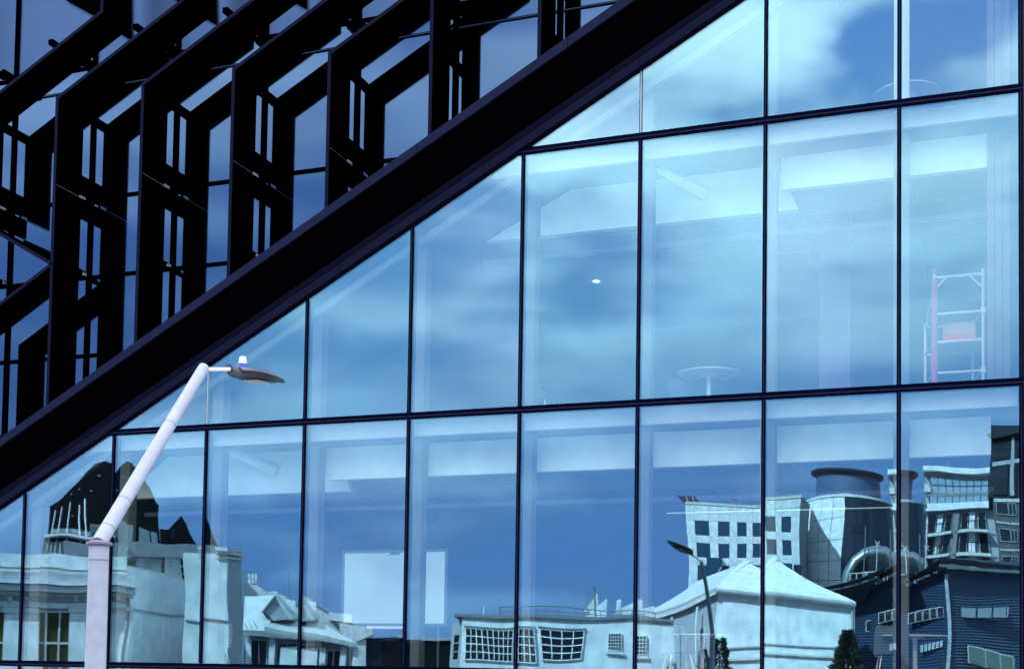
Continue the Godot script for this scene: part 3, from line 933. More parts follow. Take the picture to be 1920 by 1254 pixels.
func classical_house() -> void:
	var b := thing("classical_house", "white classical building with heavy cornice and olive windows, mirrored at the far left", "building", Vector3(-32.571, GROUND, 26.72), 2.496)
	bb(b, "wall", M.white, -0.009, 7.498, 0, 5.804, -9, 0)
	bb(b, "parapet", M.white, 0.013, 7.489, 5.453, 6.013, -0.6, 0.12)
	bb(b, "parapet_moulding", M.cream, -0.047, 7.454, 5.254, 5.362, 0, 0.22)
	bb(b, "cornice", M.white, -0.387, 7.361, 4.439, 4.694, 0, 0.75)
	bb(b, "cornice_lip", M.white, -0.43, 7.342, 4.727, 4.897, 0, 0.95)
	bb(b, "bed_moulding", M.cream, -0.235, 7.404, 4.264, 4.414, 0, 0.35)
	bb(b, "architrave", M.white, -0.09, 7.404, 3.795, 4.009, 0, 0.25)
	bb(b, "pilaster", M.white, 5.048, 5.775, 0, 3.723, 0, 0.22)
	bb(b, "capital", M.white, 5.042, 5.843, 3.509, 3.721, 0, 0.3)
	bb(b, "pilaster", M.white, 3.205, 4.125, 0, 3.773, 0, 0.22)
	bb(b, "capital", M.white, 3.198, 4.197, 3.556, 3.77, 0, 0.3)
	bb(b, "pilaster", M.white, 0.918, 1.847, 0, 3.837, 0, 0.22)
	bb(b, "capital", M.white, 0.91, 1.924, 3.618, 3.834, 0, 0.3)
	bb(b, "pilaster", M.white, -0.21, 0.151, 0, 3.877, 0, 0.22)
	bb(b, "capital", M.white, -0.129, 0.143, 3.656, 3.874, 0, 0.3)
	window(b, 1.782, -0.282, 0.02, 1.697, 3.939, 3, 3, M.cream, M.win_olive, 0.09)
	window(b, 4.114, -0.295, 0.02, 0.905, 3.91, 2, 3, M.cream, M.win_olive, 0.09)
	bb(b, "bracket", M.cream, 3.777, 3.99, 3.996, 4.231, 0, 0.4)
	bb(b, "bracket", M.cream, 1.426, 1.645, 4.065, 4.303, 0, 0.4)
	bb(b, "bracket", M.cream, 0.341, 0.56, 4.097, 4.336, 0, 0.4)
	plate(b, "side_wall", M.white, Vector3(0.121, 5.641, 0), Vector3(-4.905, 5.603, -14), Vector3(-5.022, 0, -14), Vector3(-0.009, 0, 0), 0.2)
	plate(b, "side_coping", M.cream, Vector3(0.283, 5.716, 0.1), Vector3(-4.901, 5.743, -14), Vector3(-4.907, 5.519, -14), Vector3(0.277, 5.497, 0.1), 0.3)
	plate(b, "string_course", M.grey_and_shade, Vector3(0.068, 3.835, 0.12), Vector3(-4.94, 4.002, -13.9), Vector3(-4.943, 3.89, -13.9), Vector3(0.065, 3.726, 0.12), 0.1)
	tube(b, "downpipe", M.grey, [Vector3(0.03, 4.359, 0.2), Vector3(0.077, 1.387, 0.2), Vector3(0.029, -0.265, 0.2)], [0.07], 8)

func corner_block() -> void:
	var b := thing("corner_block", "tall white corner block with stepped cap and right side coloured as shaded, mirrored beside the third mullion", "building", Vector3(-28.352, GROUND, 27.237), 2.564)
	bb(b, "wall", M.white, -0.271, 0.802, 0, 6.058, -5, 0)
	plate(b, "side_wall", M.grey_and_shade, Vector3(-0.146, 6.074, 0), Vector3(-0.972, 6.222, -3.2), Vector3(-1.098, 0, -3.2), Vector3(-0.271, 0, 0), 0.2)  # shade put into the colour: darker than the white front
	bb(b, "cap_moulding", M.white, -0.246, 0.304, 6.191, 6.341, -4, 0.35)
	plate(b, "cap_moulding", M.cream, Vector3(-0.242, 6.351, 0.35), Vector3(-1.08, 6.565, -3.4), Vector3(-1.084, 6.403, -3.4), Vector3(-0.246, 6.2, 0.35), 0.4)
	bb(b, "cap_moulding", M.white, -0.25, 0.3, 6.072, 6.18, -4, 0.22)
	plate(b, "cap_moulding", M.cream, Vector3(-0.247, 6.189, 0.22), Vector3(-1.085, 6.38, -3.4), Vector3(-1.088, 6.265, -3.4), Vector3(-0.25, 6.082, 0.22), 0.4)
	bb(b, "cap_moulding", M.white, -0.255, 0.295, 5.887, 5.974, -4, 0.1)
	plate(b, "cap_moulding", M.cream, Vector3(-0.253, 5.983, 0.1), Vector3(-1.091, 6.149, -3.4), Vector3(-1.093, 6.057, -3.4), Vector3(-0.255, 5.897, 0.1), 0.4)
	plate(b, "string_course", M.grey, Vector3(0.729, 3.35, 0.06), Vector3(-0.218, 3.264, 0.06), Vector3(-0.22, 3.2, 0.06), Vector3(0.727, 3.286, 0.06), 0.06)

func grey_roof_house() -> void:
	var b := thing("grey_roof_house", "low white house with grey roof band and coloured windows, mirrored behind the classical building", "building", Vector3(-40.578, GROUND, 40.685), 2.524)
	bb(b, "wall", M.white, -1.922, 3.694, 0, 7.204, -8, 0)
	bb(b, "roof_band", M.grey, -2.79, 4.734, 7.158, 7.92, -7, 0.6)
	window(b, 1.567, 6.442, 0.02, 0.444, 0.636, 1, 2, M.grey_and_shade, M.win_olive, 0.05)
	bb(b, "panel", M.ochre, -0.567, -0.305, 6.909, 7.252, 0, 0.06)
	bb(b, "panel", M.mauve, -0.578, -0.316, 6.509, 6.88, 0, 0.06)
	window(b, -0.589, 6.116, 0.02, 0.261, 0.334, 1, 1, M.grey_and_shade, M.win, 0.05)
	window(b, -2.262, 5.999, 0.02, 0.504, 1.133, 2, 3, M.white, M.win, 0.05)
	bb(b, "panel", M.cream, -0.228, 1.158, 6.109, 7.104, 0, 0.05)
	tube(b, "roof_lamp", M.clip, [Vector3(2.146, 7.527, 0.7), Vector3(2.076, 7.53, 0.7)], [0.12], 8)
	plate(b, "garden_wall", M.grey_and_shade, Vector3(1.522, 6.23, 2), Vector3(-1.714, 5.531, 2), Vector3(-1.72, 5.308, 2), Vector3(1.516, 6.037, 2), 0.2)

func arched_dark_building() -> void:
	var b := thing("arched_dark_building", "dark brown building with humped roof, white blades and balcony, mirrored at the upper left", "building", Vector3(-54.28, GROUND, 55.438), 2.495)
	prism(b, "body", M.dark, PackedVector2Array([Vector2(5.203, 12.21), Vector2(4.21, 12.692), Vector2(3.216, 13.358), Vector2(2.213, 13.992), Vector2(1.447, 14.725), Vector2(0.877, 15.268), Vector2(0.331, 15.52), Vector2(-0.23, 15.336), Vector2(-0.873, 14.754), Vector2(-1.599, 13.845), Vector2(-2.331, 12.786), Vector2(-2.69, 12.548), Vector2(-2.914, 8.275), Vector2(5.071, 7.973)]), -1.5, 0)
	tube(b, "blade", M.white, [Vector3(4.818, 8.479, 0.5), Vector3(4.733, 10.079, 0.5), Vector3(4.608, 11.862, 0.5)], [0.06], 8)
	tube(b, "blade", M.white, [Vector3(4.143, 8.505, 0.5), Vector3(4.057, 10.109, 0.5), Vector3(3.936, 12.075, 0.5)], [0.06], 8)
	tube(b, "blade", M.white, [Vector3(3.239, 8.541, 0.5), Vector3(3.151, 10.15, 0.5), Vector3(3.036, 12.372, 0.5)], [0.06], 8)
	tube(b, "blade", M.white, [Vector3(1.825, 8.597, 0.5), Vector3(1.736, 10.214, 0.5), Vector3(1.624, 12.662, 0.5)], [0.06], 8)
	tube(b, "blade", M.white, [Vector3(2.283, 8.579, 0.5), Vector3(2.194, 10.193, 0.5), Vector3(2.071, 12.207, 0.5)], [0.06], 8)
	bb(b, "balcony_slab", M.white, 1.075, 5.386, 9.902, 10.079, 0, 1.6)
	bb(b, "balustrade", M.grey, 1.355, 5.036, 8.455, 9.515, 1.1, 1.2)
	bb(b, "baluster", M.cream, 4.843, 4.94, 8.416, 9.398, 1.21, 1.3)
	bb(b, "baluster", M.cream, 4.442, 4.539, 8.432, 9.415, 1.21, 1.3)
	bb(b, "baluster", M.cream, 4.04, 4.138, 8.448, 9.433, 1.21, 1.3)
	bb(b, "baluster", M.cream, 3.637, 3.735, 8.463, 9.45, 1.21, 1.3)
	bb(b, "baluster", M.cream, 3.233, 3.33, 8.48, 9.467, 1.21, 1.3)
	bb(b, "baluster", M.cream, 2.828, 2.925, 8.496, 9.485, 1.21, 1.3)
	bb(b, "baluster", M.cream, 2.421, 2.519, 8.512, 9.502, 1.21, 1.3)
	bb(b, "baluster", M.cream, 2.014, 2.111, 8.528, 9.52, 1.21, 1.3)
	bb(b, "baluster", M.cream, 1.605, 1.703, 8.544, 9.537, 1.21, 1.3)
	bb(b, "window_band", M.win_pale, 1.191, 4.765, 10.267, 10.554, 0, 0.1)
	window(b, 4.804, 8.694, 0.02, 0.585, 1.4, 1, 1, M.grey_and_shade, M.win_pale, 0.05)
	bb(b, "pale_panel", M.sky_glass, 0.508, 1.395, 9.188, 11.06, 0, 0.3)
	prism(b, "pale_panel", M.sky_glass, PackedVector2Array([Vector2(1.293, 10.901), Vector2(-0.037, 10.819), Vector2(-0.078, 9.41), Vector2(1.247, 9.355)]), 0, 0.3)
	prism(b, "pale_panel", M.sky_glass, PackedVector2Array([Vector2(-0.593, 10.7), Vector2(-1.711, 10.497), Vector2(-1.739, 9.48), Vector2(-0.63, 9.434)]), 0, 0.3)
	prism(b, "pale_panel", M.sky_glass, PackedVector2Array([Vector2(-1.85, 10.503), Vector2(-2.551, 10.426), Vector2(-2.577, 9.515), Vector2(-1.878, 9.486)]), 0, 0.3)
	bb(b, "pale_vent", M.sky_glass, 2.931, 3.117, 13.002, 13.074, 0, 0.05)  # small pale boxes set on the dark body
	bb(b, "pale_vent", M.sky_glass, 2.113, 2.299, 13.335, 13.407, 0, 0.05)
	bb(b, "pale_vent", M.sky_glass, 1.093, 1.28, 13.283, 13.355, 0, 0.05)
	bb(b, "pale_vent", M.sky_glass, 0.573, 0.758, 14.401, 14.474, 0, 0.05)
	bb(b, "pale_vent", M.sky_glass, 1.969, 2.156, 11.611, 11.683, 0, 0.05)
	bb(b, "pale_vent", M.sky_glass, 2.653, 2.839, 11.397, 11.469, 0, 0.05)

func peaked_dark_house() -> void:
	var b := thing("peaked_dark_house", "small black house with a pointed roof, mirrored left of the corner block", "building", Vector3(-45.957, GROUND, 51.557), 2.547)
	prism(b, "body", M.dark, PackedVector2Array([Vector2(1.729, 10.038), Vector2(0.961, 10.036), Vector2(0.04, 10.915), Vector2(-0.359, 10.461), Vector2(-0.771, 9.602), Vector2(-1.044, 9.074), Vector2(1.696, 8.836)]), -6, 0)
	bb(b, "base", M.slate, -1.079, 1.703, 7.757, 9.098, -6, -0.1)
	bb(b, "window", M.win, 0.387, 0.703, 9.413, 10.015, 0, 0.04)

func hip_roof_house() -> void:
	var b := thing("hip_roof_house", "pale hip roofed house with dormer and dark veranda, mirrored right of the corner block", "building", Vector3(-29.293, GROUND, 36.017), 2.629)
	prism(b, "wall", M.grey_and_shade, PackedVector2Array([Vector2(2.787, 2.9), Vector2(-2.744, 2.501), Vector2(-2.843, -2.157), Vector2(2.659, -2.189)]), -8, -0.2)
	plate(b, "roof", M.tin, Vector3(2.876, 2.932, 0.6), Vector3(1.118, 2.892, 0.6), Vector3(0.743, 4.746, -4), Vector3(3.003, 4.746, -4), 0.15)
	plate(b, "roof", M.tin, Vector3(1.368, 3.082, 0.7), Vector3(-2.83, 2.417, 0.7), Vector3(-0.124, 3.751, -4), Vector3(0.991, 3.941, -4), 0.15)
	plate(b, "eave", M.grey_and_shade, Vector3(1.367, 3.082, 0.71), Vector3(-2.829, 2.417, 0.71), Vector3(-2.832, 2.317, 0.71), Vector3(1.364, 2.959, 0.71), 0.12)
	plate(b, "eave", M.grey_and_shade, Vector3(2.875, 2.932, 0.61), Vector3(1.333, 2.863, 0.61), Vector3(1.332, 2.789, 0.61), Vector3(2.873, 2.833, 0.61), 0.12)
	prism(b, "dormer", M.grey_and_shade, PackedVector2Array([Vector2(1.417, 3.943), Vector2(0.737, 4.589), Vector2(0.016, 3.644), Vector2(0.838, 3.526)]), -4, -0.6)
	plate(b, "dormer_roof", M.grey, Vector3(1.568, 3.857, -0.4), Vector3(0.736, 4.631, -0.4), Vector3(0.644, 4.801, -4), Vector3(1.393, 4.039, -4), 0.1)
	plate(b, "dormer_roof", M.tin, Vector3(0.736, 4.631, -0.4), Vector3(-0.048, 3.589, -0.4), Vector3(-0.619, 3.815, -4), Vector3(0.644, 4.801, -4), 0.1)
	plate(b, "roof_batten", M.grey, Vector3(2.577, 3.112, 0.5), Vector3(2.516, 3.114, 0.5), Vector3(2.872, 3.428, -0.4), Vector3(2.934, 3.427, -0.4), 0.05)
	plate(b, "roof_batten", M.grey, Vector3(2.208, 3.12, 0.5), Vector3(2.146, 3.121, 0.5), Vector3(2.498, 3.436, -0.4), Vector3(2.56, 3.434, -0.4), 0.05)
	plate(b, "roof_batten", M.grey, Vector3(1.837, 3.127, 0.5), Vector3(1.775, 3.128, 0.5), Vector3(2.122, 3.443, -0.4), Vector3(2.185, 3.442, -0.4), 0.05)
	bb(b, "chimney", M.white, -0.343, -0.093, 3.589, 4.572, -2.6, -2)
	bb(b, "chimney", M.white, -0.09, 0.157, 3.584, 4.592, -2.6, -2)
	tube(b, "mast", M.grey, [Vector3(-0.093, 4.583, -2.3), Vector3(-0.04, 5.467, -2.3)], [0.03], 8)
	tube(b, "mast", M.grey, [Vector3(0.061, 4.579, -2.3), Vector3(0.207, 5.305, -2.3)], [0.03], 8)
	bb(b, "veranda_post", M.white, 2.268, 2.637, -2.156, 2.698, 0, 0.3)
	bb(b, "veranda_post", M.white, 0.722, 1.088, -2.147, 2.727, 0, 0.3)
	bb(b, "veranda_post", M.white, -0.484, 0.396, -2.142, 2.321, 0, 0.3)
	bb(b, "veranda_post", M.white, -0.958, -0.609, -2.137, 2.334, 0, 0.3)
	bb(b, "veranda_post", M.white, -2.197, -1.85, -2.13, 2.356, 0, 0.3)
	bb(b, "veranda_post", M.white, -2.945, -2.599, -2.126, 2.369, 0, 0.3)
	window(b, 1.227, -2.177, -0.15, 1.053, 4.812, 2, 3, M.cream, M.win, 0.06)
	window(b, -0.465, -2.168, -0.15, 1.053, 4.684, 2, 3, M.cream, M.win_blue, 0.06)
	window(b, -0.654, -2.167, -0.15, 0.91, 4.438, 2, 3, M.cream, M.win, 0.06)
	window(b, -1.838, -2.16, -0.15, 0.784, 4.353, 2, 3, M.cream, M.win, 0.06)

func terrace_house() -> void:
	var b := thing("terrace_house", "long pale terrace with sloping parapet and rooftop railings, mirrored behind the hip roofed house", "building", Vector3(-36.387, GROUND, 50.379), 2.64)
	prism(b, "body", M.tin, PackedVector2Array([Vector2(4.532, 6.235), Vector2(3.491, 6.135), Vector2(2.516, 5.656), Vector2(0.897, 5.378), Vector2(0.597, 5.069), Vector2(-1.421, 4.259), Vector2(-3.857, 3.515), Vector2(-3.994, -3.133), Vector2(4.293, -3.186)]), -8, 0)
	plate(b, "coping", M.grey, Vector3(0.677, 5.126, 0.1), Vector3(-3.933, 3.514, 0.1), Vector3(-3.935, 3.419, 0.1), Vector3(0.674, 5, 0.1), 0.2)
	tube(b, "railing_post", M.grey, [Vector3(4.508, 6.232, -1), Vector3(4.53, 7.122, -1)], [0.035], 8)
	tube(b, "railing_post", M.grey, [Vector3(4.266, 6.238, -1), Vector3(4.286, 7.071, -1)], [0.035], 8)
	tube(b, "railing_post", M.grey, [Vector3(4.023, 6.244, -1), Vector3(4.042, 7.02, -1)], [0.035], 8)
	tube(b, "railing_post", M.grey, [Vector3(3.78, 6.25, -1), Vector3(3.798, 6.969, -1)], [0.035], 8)
	tube(b, "railing_post", M.grey, [Vector3(3.375, 6.26, -1), Vector3(3.39, 6.884, -1)], [0.035], 8)
	tube(b, "railing_post", M.grey, [Vector3(3.05, 6.268, -1), Vector3(3.063, 6.816, -1)], [0.035], 8)
	tube(b, "railing", M.grey, [Vector3(4.61, 7.056, -1), Vector3(3.797, 6.95, -1), Vector3(2.814, 6.593, -1)], [0.03], 8)
	tube(b, "railing", M.grey, [Vector3(4.6, 6.674, -1), Vector3(2.806, 6.274, -1)], [0.03], 8)
	bb(b, "plant_box", M.white, 3.642, 4.309, 6.338, 6.915, -3, -1.5)
	bb(b, "plant_box", M.cream, 1.644, 2.345, 5.4, 5.719, -3, -1)
	tube(b, "mast", M.grey, [Vector3(0.713, 5.477, -2), Vector3(0.747, 6.967, -2)], [0.03], 8)
	bb(b, "white_box", M.white, -2.278, -0.603, 4.134, 4.634, -2, 1)

func dark_low_block() -> void:
	var b := thing("dark_low_block", "low blue black shed with pale roof edge, mirrored under the white board", "building", Vector3(-26.177, GROUND, 42.079), 2.715)
	bb(b, "body", M.slate, -1.974, 2.051, 0, 2.89, -8, 0)
	bb(b, "roof_edge", M.grey_and_shade, -2.339, -0.042, 2.853, 3.014, -8, 0.3)
	prism(b, "canopy", M.tin, PackedVector2Array([Vector2(3.841, 3.712), Vector2(1.706, 3.485), Vector2(1.564, 3.062), Vector2(2.755, 2.671), Vector2(3.687, 2.761)]), -2, 0.8)
	bb(b, "door", M.win, 0.736, 1.708, 0, 2.654, 0, 0.05)
	bb(b, "dark_wall", M.dark, -1.837, 0.932, 0, 2.736, 0, 0.1)

func modernist_house() -> void:
	var b := thing("modernist_house", "white flat roofed building with gridded windows and roof railing, mirrored in the lower middle", "building", Vector3(-15.526, GROUND, 31.252), 2.816)
	bb(b, "wall", M.white, -4.938, 3.241, 0, 3.592, -8, 0)
	plate(b, "side_wall", M.grey_and_shade, Vector3(4.175, 3.415, -5), Vector3(3.241, 3.531, 0), Vector3(3.203, 0, 0), Vector3(4.138, 0, -5), 0.2)
	bb(b, "roof_edge", M.grey, -4.953, 3.701, 3.584, 3.711, -8, 0.15)
	window(b, 0.693, 1.825, 0.02, 2.332, 1.282, 9, 4, M.white, M.win, 0.045)
	window(b, -1.532, 1.988, 0.02, 1.911, 1.16, 4, 4, M.white, M.win, 0.05)
	window(b, -3.605, 2.274, 0.02, 0.686, 0.689, 5, 5, M.white, M.win, 0.028)
	bb(b, "window_head", M.grey, 0.635, 3.122, 3.143, 3.207, 0, 0.14)
	bb(b, "window_head", M.grey, -1.615, 0.482, 3.18, 3.243, 0, 0.14)
	bb(b, "window_sill", M.white, -3.703, -2.815, 2.12, 2.225, 0, 0.14)
	window(b, 3.391, 1.829, -1.2, 0.338, 1.04, 1, 3, M.grey_and_shade, M.win, 0.05)
	tube(b, "roof_railing", M.grey, [Vector3(1.402, 3.985, -1), Vector3(1.474, 4.093, -1), Vector3(0.558, 4.106, -1), Vector3(-0.489, 4.078, -1), Vector3(-1.796, 4.054, -1), Vector3(-3.102, 3.987, -1), Vector3(-4.145, 3.937, -1)], [0.028], 8)
	tube(b, "roof_railing", M.grey, [Vector3(1.399, 3.79, -1), Vector3(1.471, 3.897, -1), Vector3(0.555, 3.911, -1), Vector3(-0.492, 3.883, -1), Vector3(-1.799, 3.859, -1), Vector3(-3.104, 3.792, -1), Vector3(-4.147, 3.742, -1)], [0.022], 8)
	tube(b, "railing_post", M.grey, [Vector3(1.402, 3.985, -1), Vector3(1.397, 3.66, -1)], [0.024], 8)
	tube(b, "railing_post", M.grey, [Vector3(1.474, 4.093, -1), Vector3(1.467, 3.659, -1)], [0.024], 8)
	tube(b, "railing_post", M.grey, [Vector3(0.558, 4.106, -1), Vector3(0.551, 3.672, -1)], [0.024], 8)
	tube(b, "railing_post", M.grey, [Vector3(-0.489, 4.078, -1), Vector3(-0.495, 3.688, -1)], [0.024], 8)
	tube(b, "railing_post", M.grey, [Vector3(-1.796, 4.054, -1), Vector3(-1.801, 3.707, -1)], [0.024], 8)
	tube(b, "railing_post", M.grey, [Vector3(-3.102, 3.987, -1), Vector3(-3.105, 3.727, -1)], [0.024], 8)
	tube(b, "railing_post", M.grey, [Vector3(-4.145, 3.937, -1), Vector3(-4.147, 3.742, -1)], [0.024], 8)
	tube(b, "railing_post", M.grey, [Vector3(0.034, 4.092, -1), Vector3(0.028, 3.68, -1)], [0.024], 8)
	tube(b, "railing_post", M.grey, [Vector3(-1.143, 4.066, -1), Vector3(-1.148, 3.697, -1)], [0.024], 8)
	tube(b, "railing_post", M.grey, [Vector3(-2.449, 4.02, -1), Vector3(-2.453, 3.717, -1)], [0.024], 8)
	tube(b, "railing_post", M.grey, [Vector3(-3.624, 3.973, -1), Vector3(-3.626, 3.734, -1)], [0.024], 8)
	prism(b, "skylight", M.white, PackedVector2Array([Vector2(-1.569, 3.741), Vector2(-2.835, 4.599), Vector2(-2.845, 3.76)]), -4, -2)
	prism(b, "skylight", M.cream, PackedVector2Array([Vector2(-1.652, 4.109), Vector2(-2.456, 4.985), Vector2(-2.523, 4.122)]), -6, -5)
	tube(b, "vent_pipe", M.grey, [Vector3(-2.18, 3.75, -2), Vector3(-2.165, 4.966, -2), Vector3(-2.164, 5.032, -2)], [0.05, 0.05, 0.09], 8)
	tube(b, "vent_pipe", M.grey, [Vector3(-1.787, 3.781, -3), Vector3(-1.768, 5.268, -3)], [0.025], 8)
	tube(b, "vent_pipe", M.white, [Vector3(2.179, 3.685, -2), Vector3(2.186, 4.106, -2)], [0.03], 8)
	prism(b, "skylight", M.white, PackedVector2Array([Vector2(-3.222, 3.802), Vector2(-3.651, 4.146), Vector2(-4.298, 4.335), Vector2(-4.304, 3.818)]), -5, -3)
	bb(b, "chimney", M.white, -3.678, -3.482, 3.74, 4.55, -3.6, -3)
	bb(b, "roof_hatch", M.grey_and_shade, -3.659, -3.24, 3.684, 3.903, -3, -1.5)
	tube(b, "lamp_arm", M.white, [Vector3(2.695, 3.622, -0.5), Vector3(2.671, 3.73, -0.5)], [0.05], 8)

func gable_pavilion() -> void:
	var b := thing("gable_pavilion", "white hall with pale hip roof and blank front wall, mirrored behind the reflected lamp", "building", Vector3(-10.788, GROUND, 55.024), 2.98)
	prism(b, "front_wall", M.white, PackedVector2Array([Vector2(2.216, 5.958), Vector2(-0.843, 5.795), Vector2(-2.442, 5.597), Vector2(-5.292, 5.261), Vector2(-5.316, -2.924), Vector2(2.144, -3.136)]), -9, 0)
	plate(b, "side_wall", M.grey_and_shade, Vector3(8.279, 4.707, -9), Vector3(2.216, 5.958, 0), Vector3(2.181, 0, 0), Vector3(8.24, 0, -9), 0.2)  # side of the white hall, given a darker colour for its shade
	plate(b, "roof", M.white, Vector3(2.382, 6.018, 0.5), Vector3(-5.325, 5.238, 0.5), Vector3(0.391, 8.3, -7), Vector3(-0.244, 8.3, -7), 0.15)
	plate(b, "roof", M.tin, Vector3(8.633, 4.642, -9.2), Vector3(2.382, 6.018, 0.5), Vector3(-0.244, 8.3, -7), Vector3(3.64, 7.514, -12), 0.15)
	plate(b, "eave", M.grey, Vector3(2.382, 5.987, 0.52), Vector3(-5.324, 5.208, 0.52), Vector3(-5.324, 5.12, 0.52), Vector3(2.381, 5.898, 0.52), 0.1)
	plate(b, "eave", M.cream, Vector3(8.622, 4.639, -9.1), Vector3(2.379, 5.983, 0.6), Vector3(2.378, 5.804, 0.6), Vector3(8.619, 4.366, -9.1), 0.1)
	plate(b, "window", M.cream, Vector3(3.337, 4.18, -1.85), Vector3(2.482, 4.334, -0.75), Vector3(2.471, 3.004, -0.75), Vector3(3.325, 2.828, -1.85), 0.02)
	plate(b, "pane", M.win_blue, Vector3(3.246, 4.108, -1.5), Vector3(2.55, 4.268, -0.6), Vector3(2.54, 3.061, -0.6), Vector3(3.236, 2.916, -1.5), 0.05)
	plate(b, "glazing_bar", M.cream, Vector3(2.924, 4.217, -1), Vector3(2.861, 4.214, -0.9), Vector3(2.849, 3.001, -0.85), Vector3(2.911, 3.002, -0.95), 0.05)
	plate(b, "glazing_bar", M.cream, Vector3(3.239, 3.738, -1.4), Vector3(2.543, 3.842, -0.5), Vector3(2.542, 3.797, -0.5), Vector3(3.239, 3.693, -1.4), 0.04)
	plate(b, "glazing_bar", M.cream, Vector3(3.235, 3.311, -1.4), Vector3(2.539, 3.42, -0.5), Vector3(2.539, 3.375, -0.5), Vector3(3.235, 3.265, -1.4), 0.04)
	plate(b, "window", M.cream, Vector3(4.454, 3.979, -3.75), Vector3(3.749, 4.14, -2.65), Vector3(3.737, 2.773, -2.65), Vector3(4.441, 2.59, -3.75), 0.02)
	plate(b, "pane", M.win_blue, Vector3(4.357, 3.906, -3.4), Vector3(3.816, 4.073, -2.5), Vector3(3.805, 2.832, -2.5), Vector3(4.345, 2.681, -3.4), 0.05)
	plate(b, "glazing_bar", M.cream, Vector3(4.113, 4.02, -2.9), Vector3(4.047, 4.017, -2.8), Vector3(4.033, 2.77, -2.75), Vector3(4.099, 2.771, -2.85), 0.05)
	plate(b, "glazing_bar", M.cream, Vector3(4.347, 3.527, -3.3), Vector3(3.808, 3.635, -2.4), Vector3(3.807, 3.589, -2.4), Vector3(4.347, 3.48, -3.3), 0.04)
	plate(b, "glazing_bar", M.cream, Vector3(4.343, 3.087, -3.3), Vector3(3.804, 3.202, -2.4), Vector3(3.803, 3.155, -2.4), Vector3(4.343, 3.04, -3.3), 0.04)
	plate(b, "window", M.cream, Vector3(5.712, 3.7, -5.75), Vector3(4.854, 3.873, -4.65), Vector3(4.833, 1.637, -4.65), Vector3(5.689, 1.429, -5.75), 0.02)
	plate(b, "pane", M.win_blue, Vector3(5.607, 3.627, -5.4), Vector3(4.922, 3.804, -4.5), Vector3(4.902, 1.7, -4.5), Vector3(5.586, 1.529, -5.4), 0.05)
	plate(b, "glazing_bar", M.cream, Vector3(5.291, 3.747, -4.9), Vector3(5.222, 3.745, -4.8), Vector3(5.198, 1.632, -4.75), Vector3(5.267, 1.63, -4.85), 0.05)
	plate(b, "glazing_bar", M.cream, Vector3(5.594, 2.958, -5.3), Vector3(4.909, 3.079, -4.4), Vector3(4.909, 3.032, -4.4), Vector3(5.593, 2.909, -5.3), 0.04)
	plate(b, "glazing_bar", M.cream, Vector3(5.586, 2.227, -5.3), Vector3(4.902, 2.358, -4.4), Vector3(4.902, 2.31, -4.4), Vector3(5.586, 2.179, -5.3), 0.04)
	plate(b, "window", M.cream, Vector3(7.003, 3.539, -7.85), Vector3(6.025, 3.722, -6.75), Vector3(6.001, 1.422, -6.75), Vector3(6.977, 1.203, -7.85), 0.02)
	plate(b, "pane", M.win_blue, Vector3(6.89, 3.465, -7.5), Vector3(6.093, 3.652, -6.6), Vector3(6.071, 1.486, -6.6), Vector3(6.867, 1.306, -7.5), 0.05)
	plate(b, "glazing_bar", M.cream, Vector3(6.518, 3.591, -7), Vector3(6.445, 3.589, -6.9), Vector3(6.419, 1.414, -6.85), Vector3(6.491, 1.413, -6.95), 0.05)
	plate(b, "glazing_bar", M.cream, Vector3(6.875, 2.777, -7.4), Vector3(6.078, 2.906, -6.5), Vector3(6.077, 2.857, -6.5), Vector3(6.874, 2.727, -7.4), 0.04)
	plate(b, "glazing_bar", M.cream, Vector3(6.867, 2.025, -7.4), Vector3(6.07, 2.163, -6.5), Vector3(6.07, 2.114, -6.5), Vector3(6.866, 1.975, -7.4), 0.04)
	tube(b, "downpipe", M.white, [Vector3(5.531, 4.849, -3.6), Vector3(5.616, 1.751, -3.6), Vector3(5.569, -2.84, -3.6)], [0.08], 8)
	tube(b, "downpipe", M.white, [Vector3(3.563, 5.303, -0.9), Vector3(3.569, 1.779, -0.9), Vector3(3.53, -2.631, -0.9)], [0.08], 8)
	plate(b, "string_course", M.grey_and_shade, Vector3(2.189, 2.992, 0.12), Vector3(-5.291, 2.853, 0.12), Vector3(-5.291, 2.795, 0.12), Vector3(2.189, 2.903, 0.12), 0.1)
	plate(b, "string_course", M.cream, Vector3(2.183, 2.455, 0.2), Vector3(-5.286, 2.384, 0.2), Vector3(-5.287, 2.238, 0.2), Vector3(2.181, 2.306, 0.2), 0.2)
	plate(b, "roof_edge_vent", M.white, Vector3(6.022, 5.702, -11), Vector3(4.849, 6.541, -11), Vector3(4.428, 6.474, -11), Vector3(5.598, 5.497, -11), 0.4)
	tube(b, "downpipe", M.grey_and_shade, [Vector3(-5.11, 5.077, 0.15), Vector3(-5.133, -2.338, 0.15)], [0.09], 8)

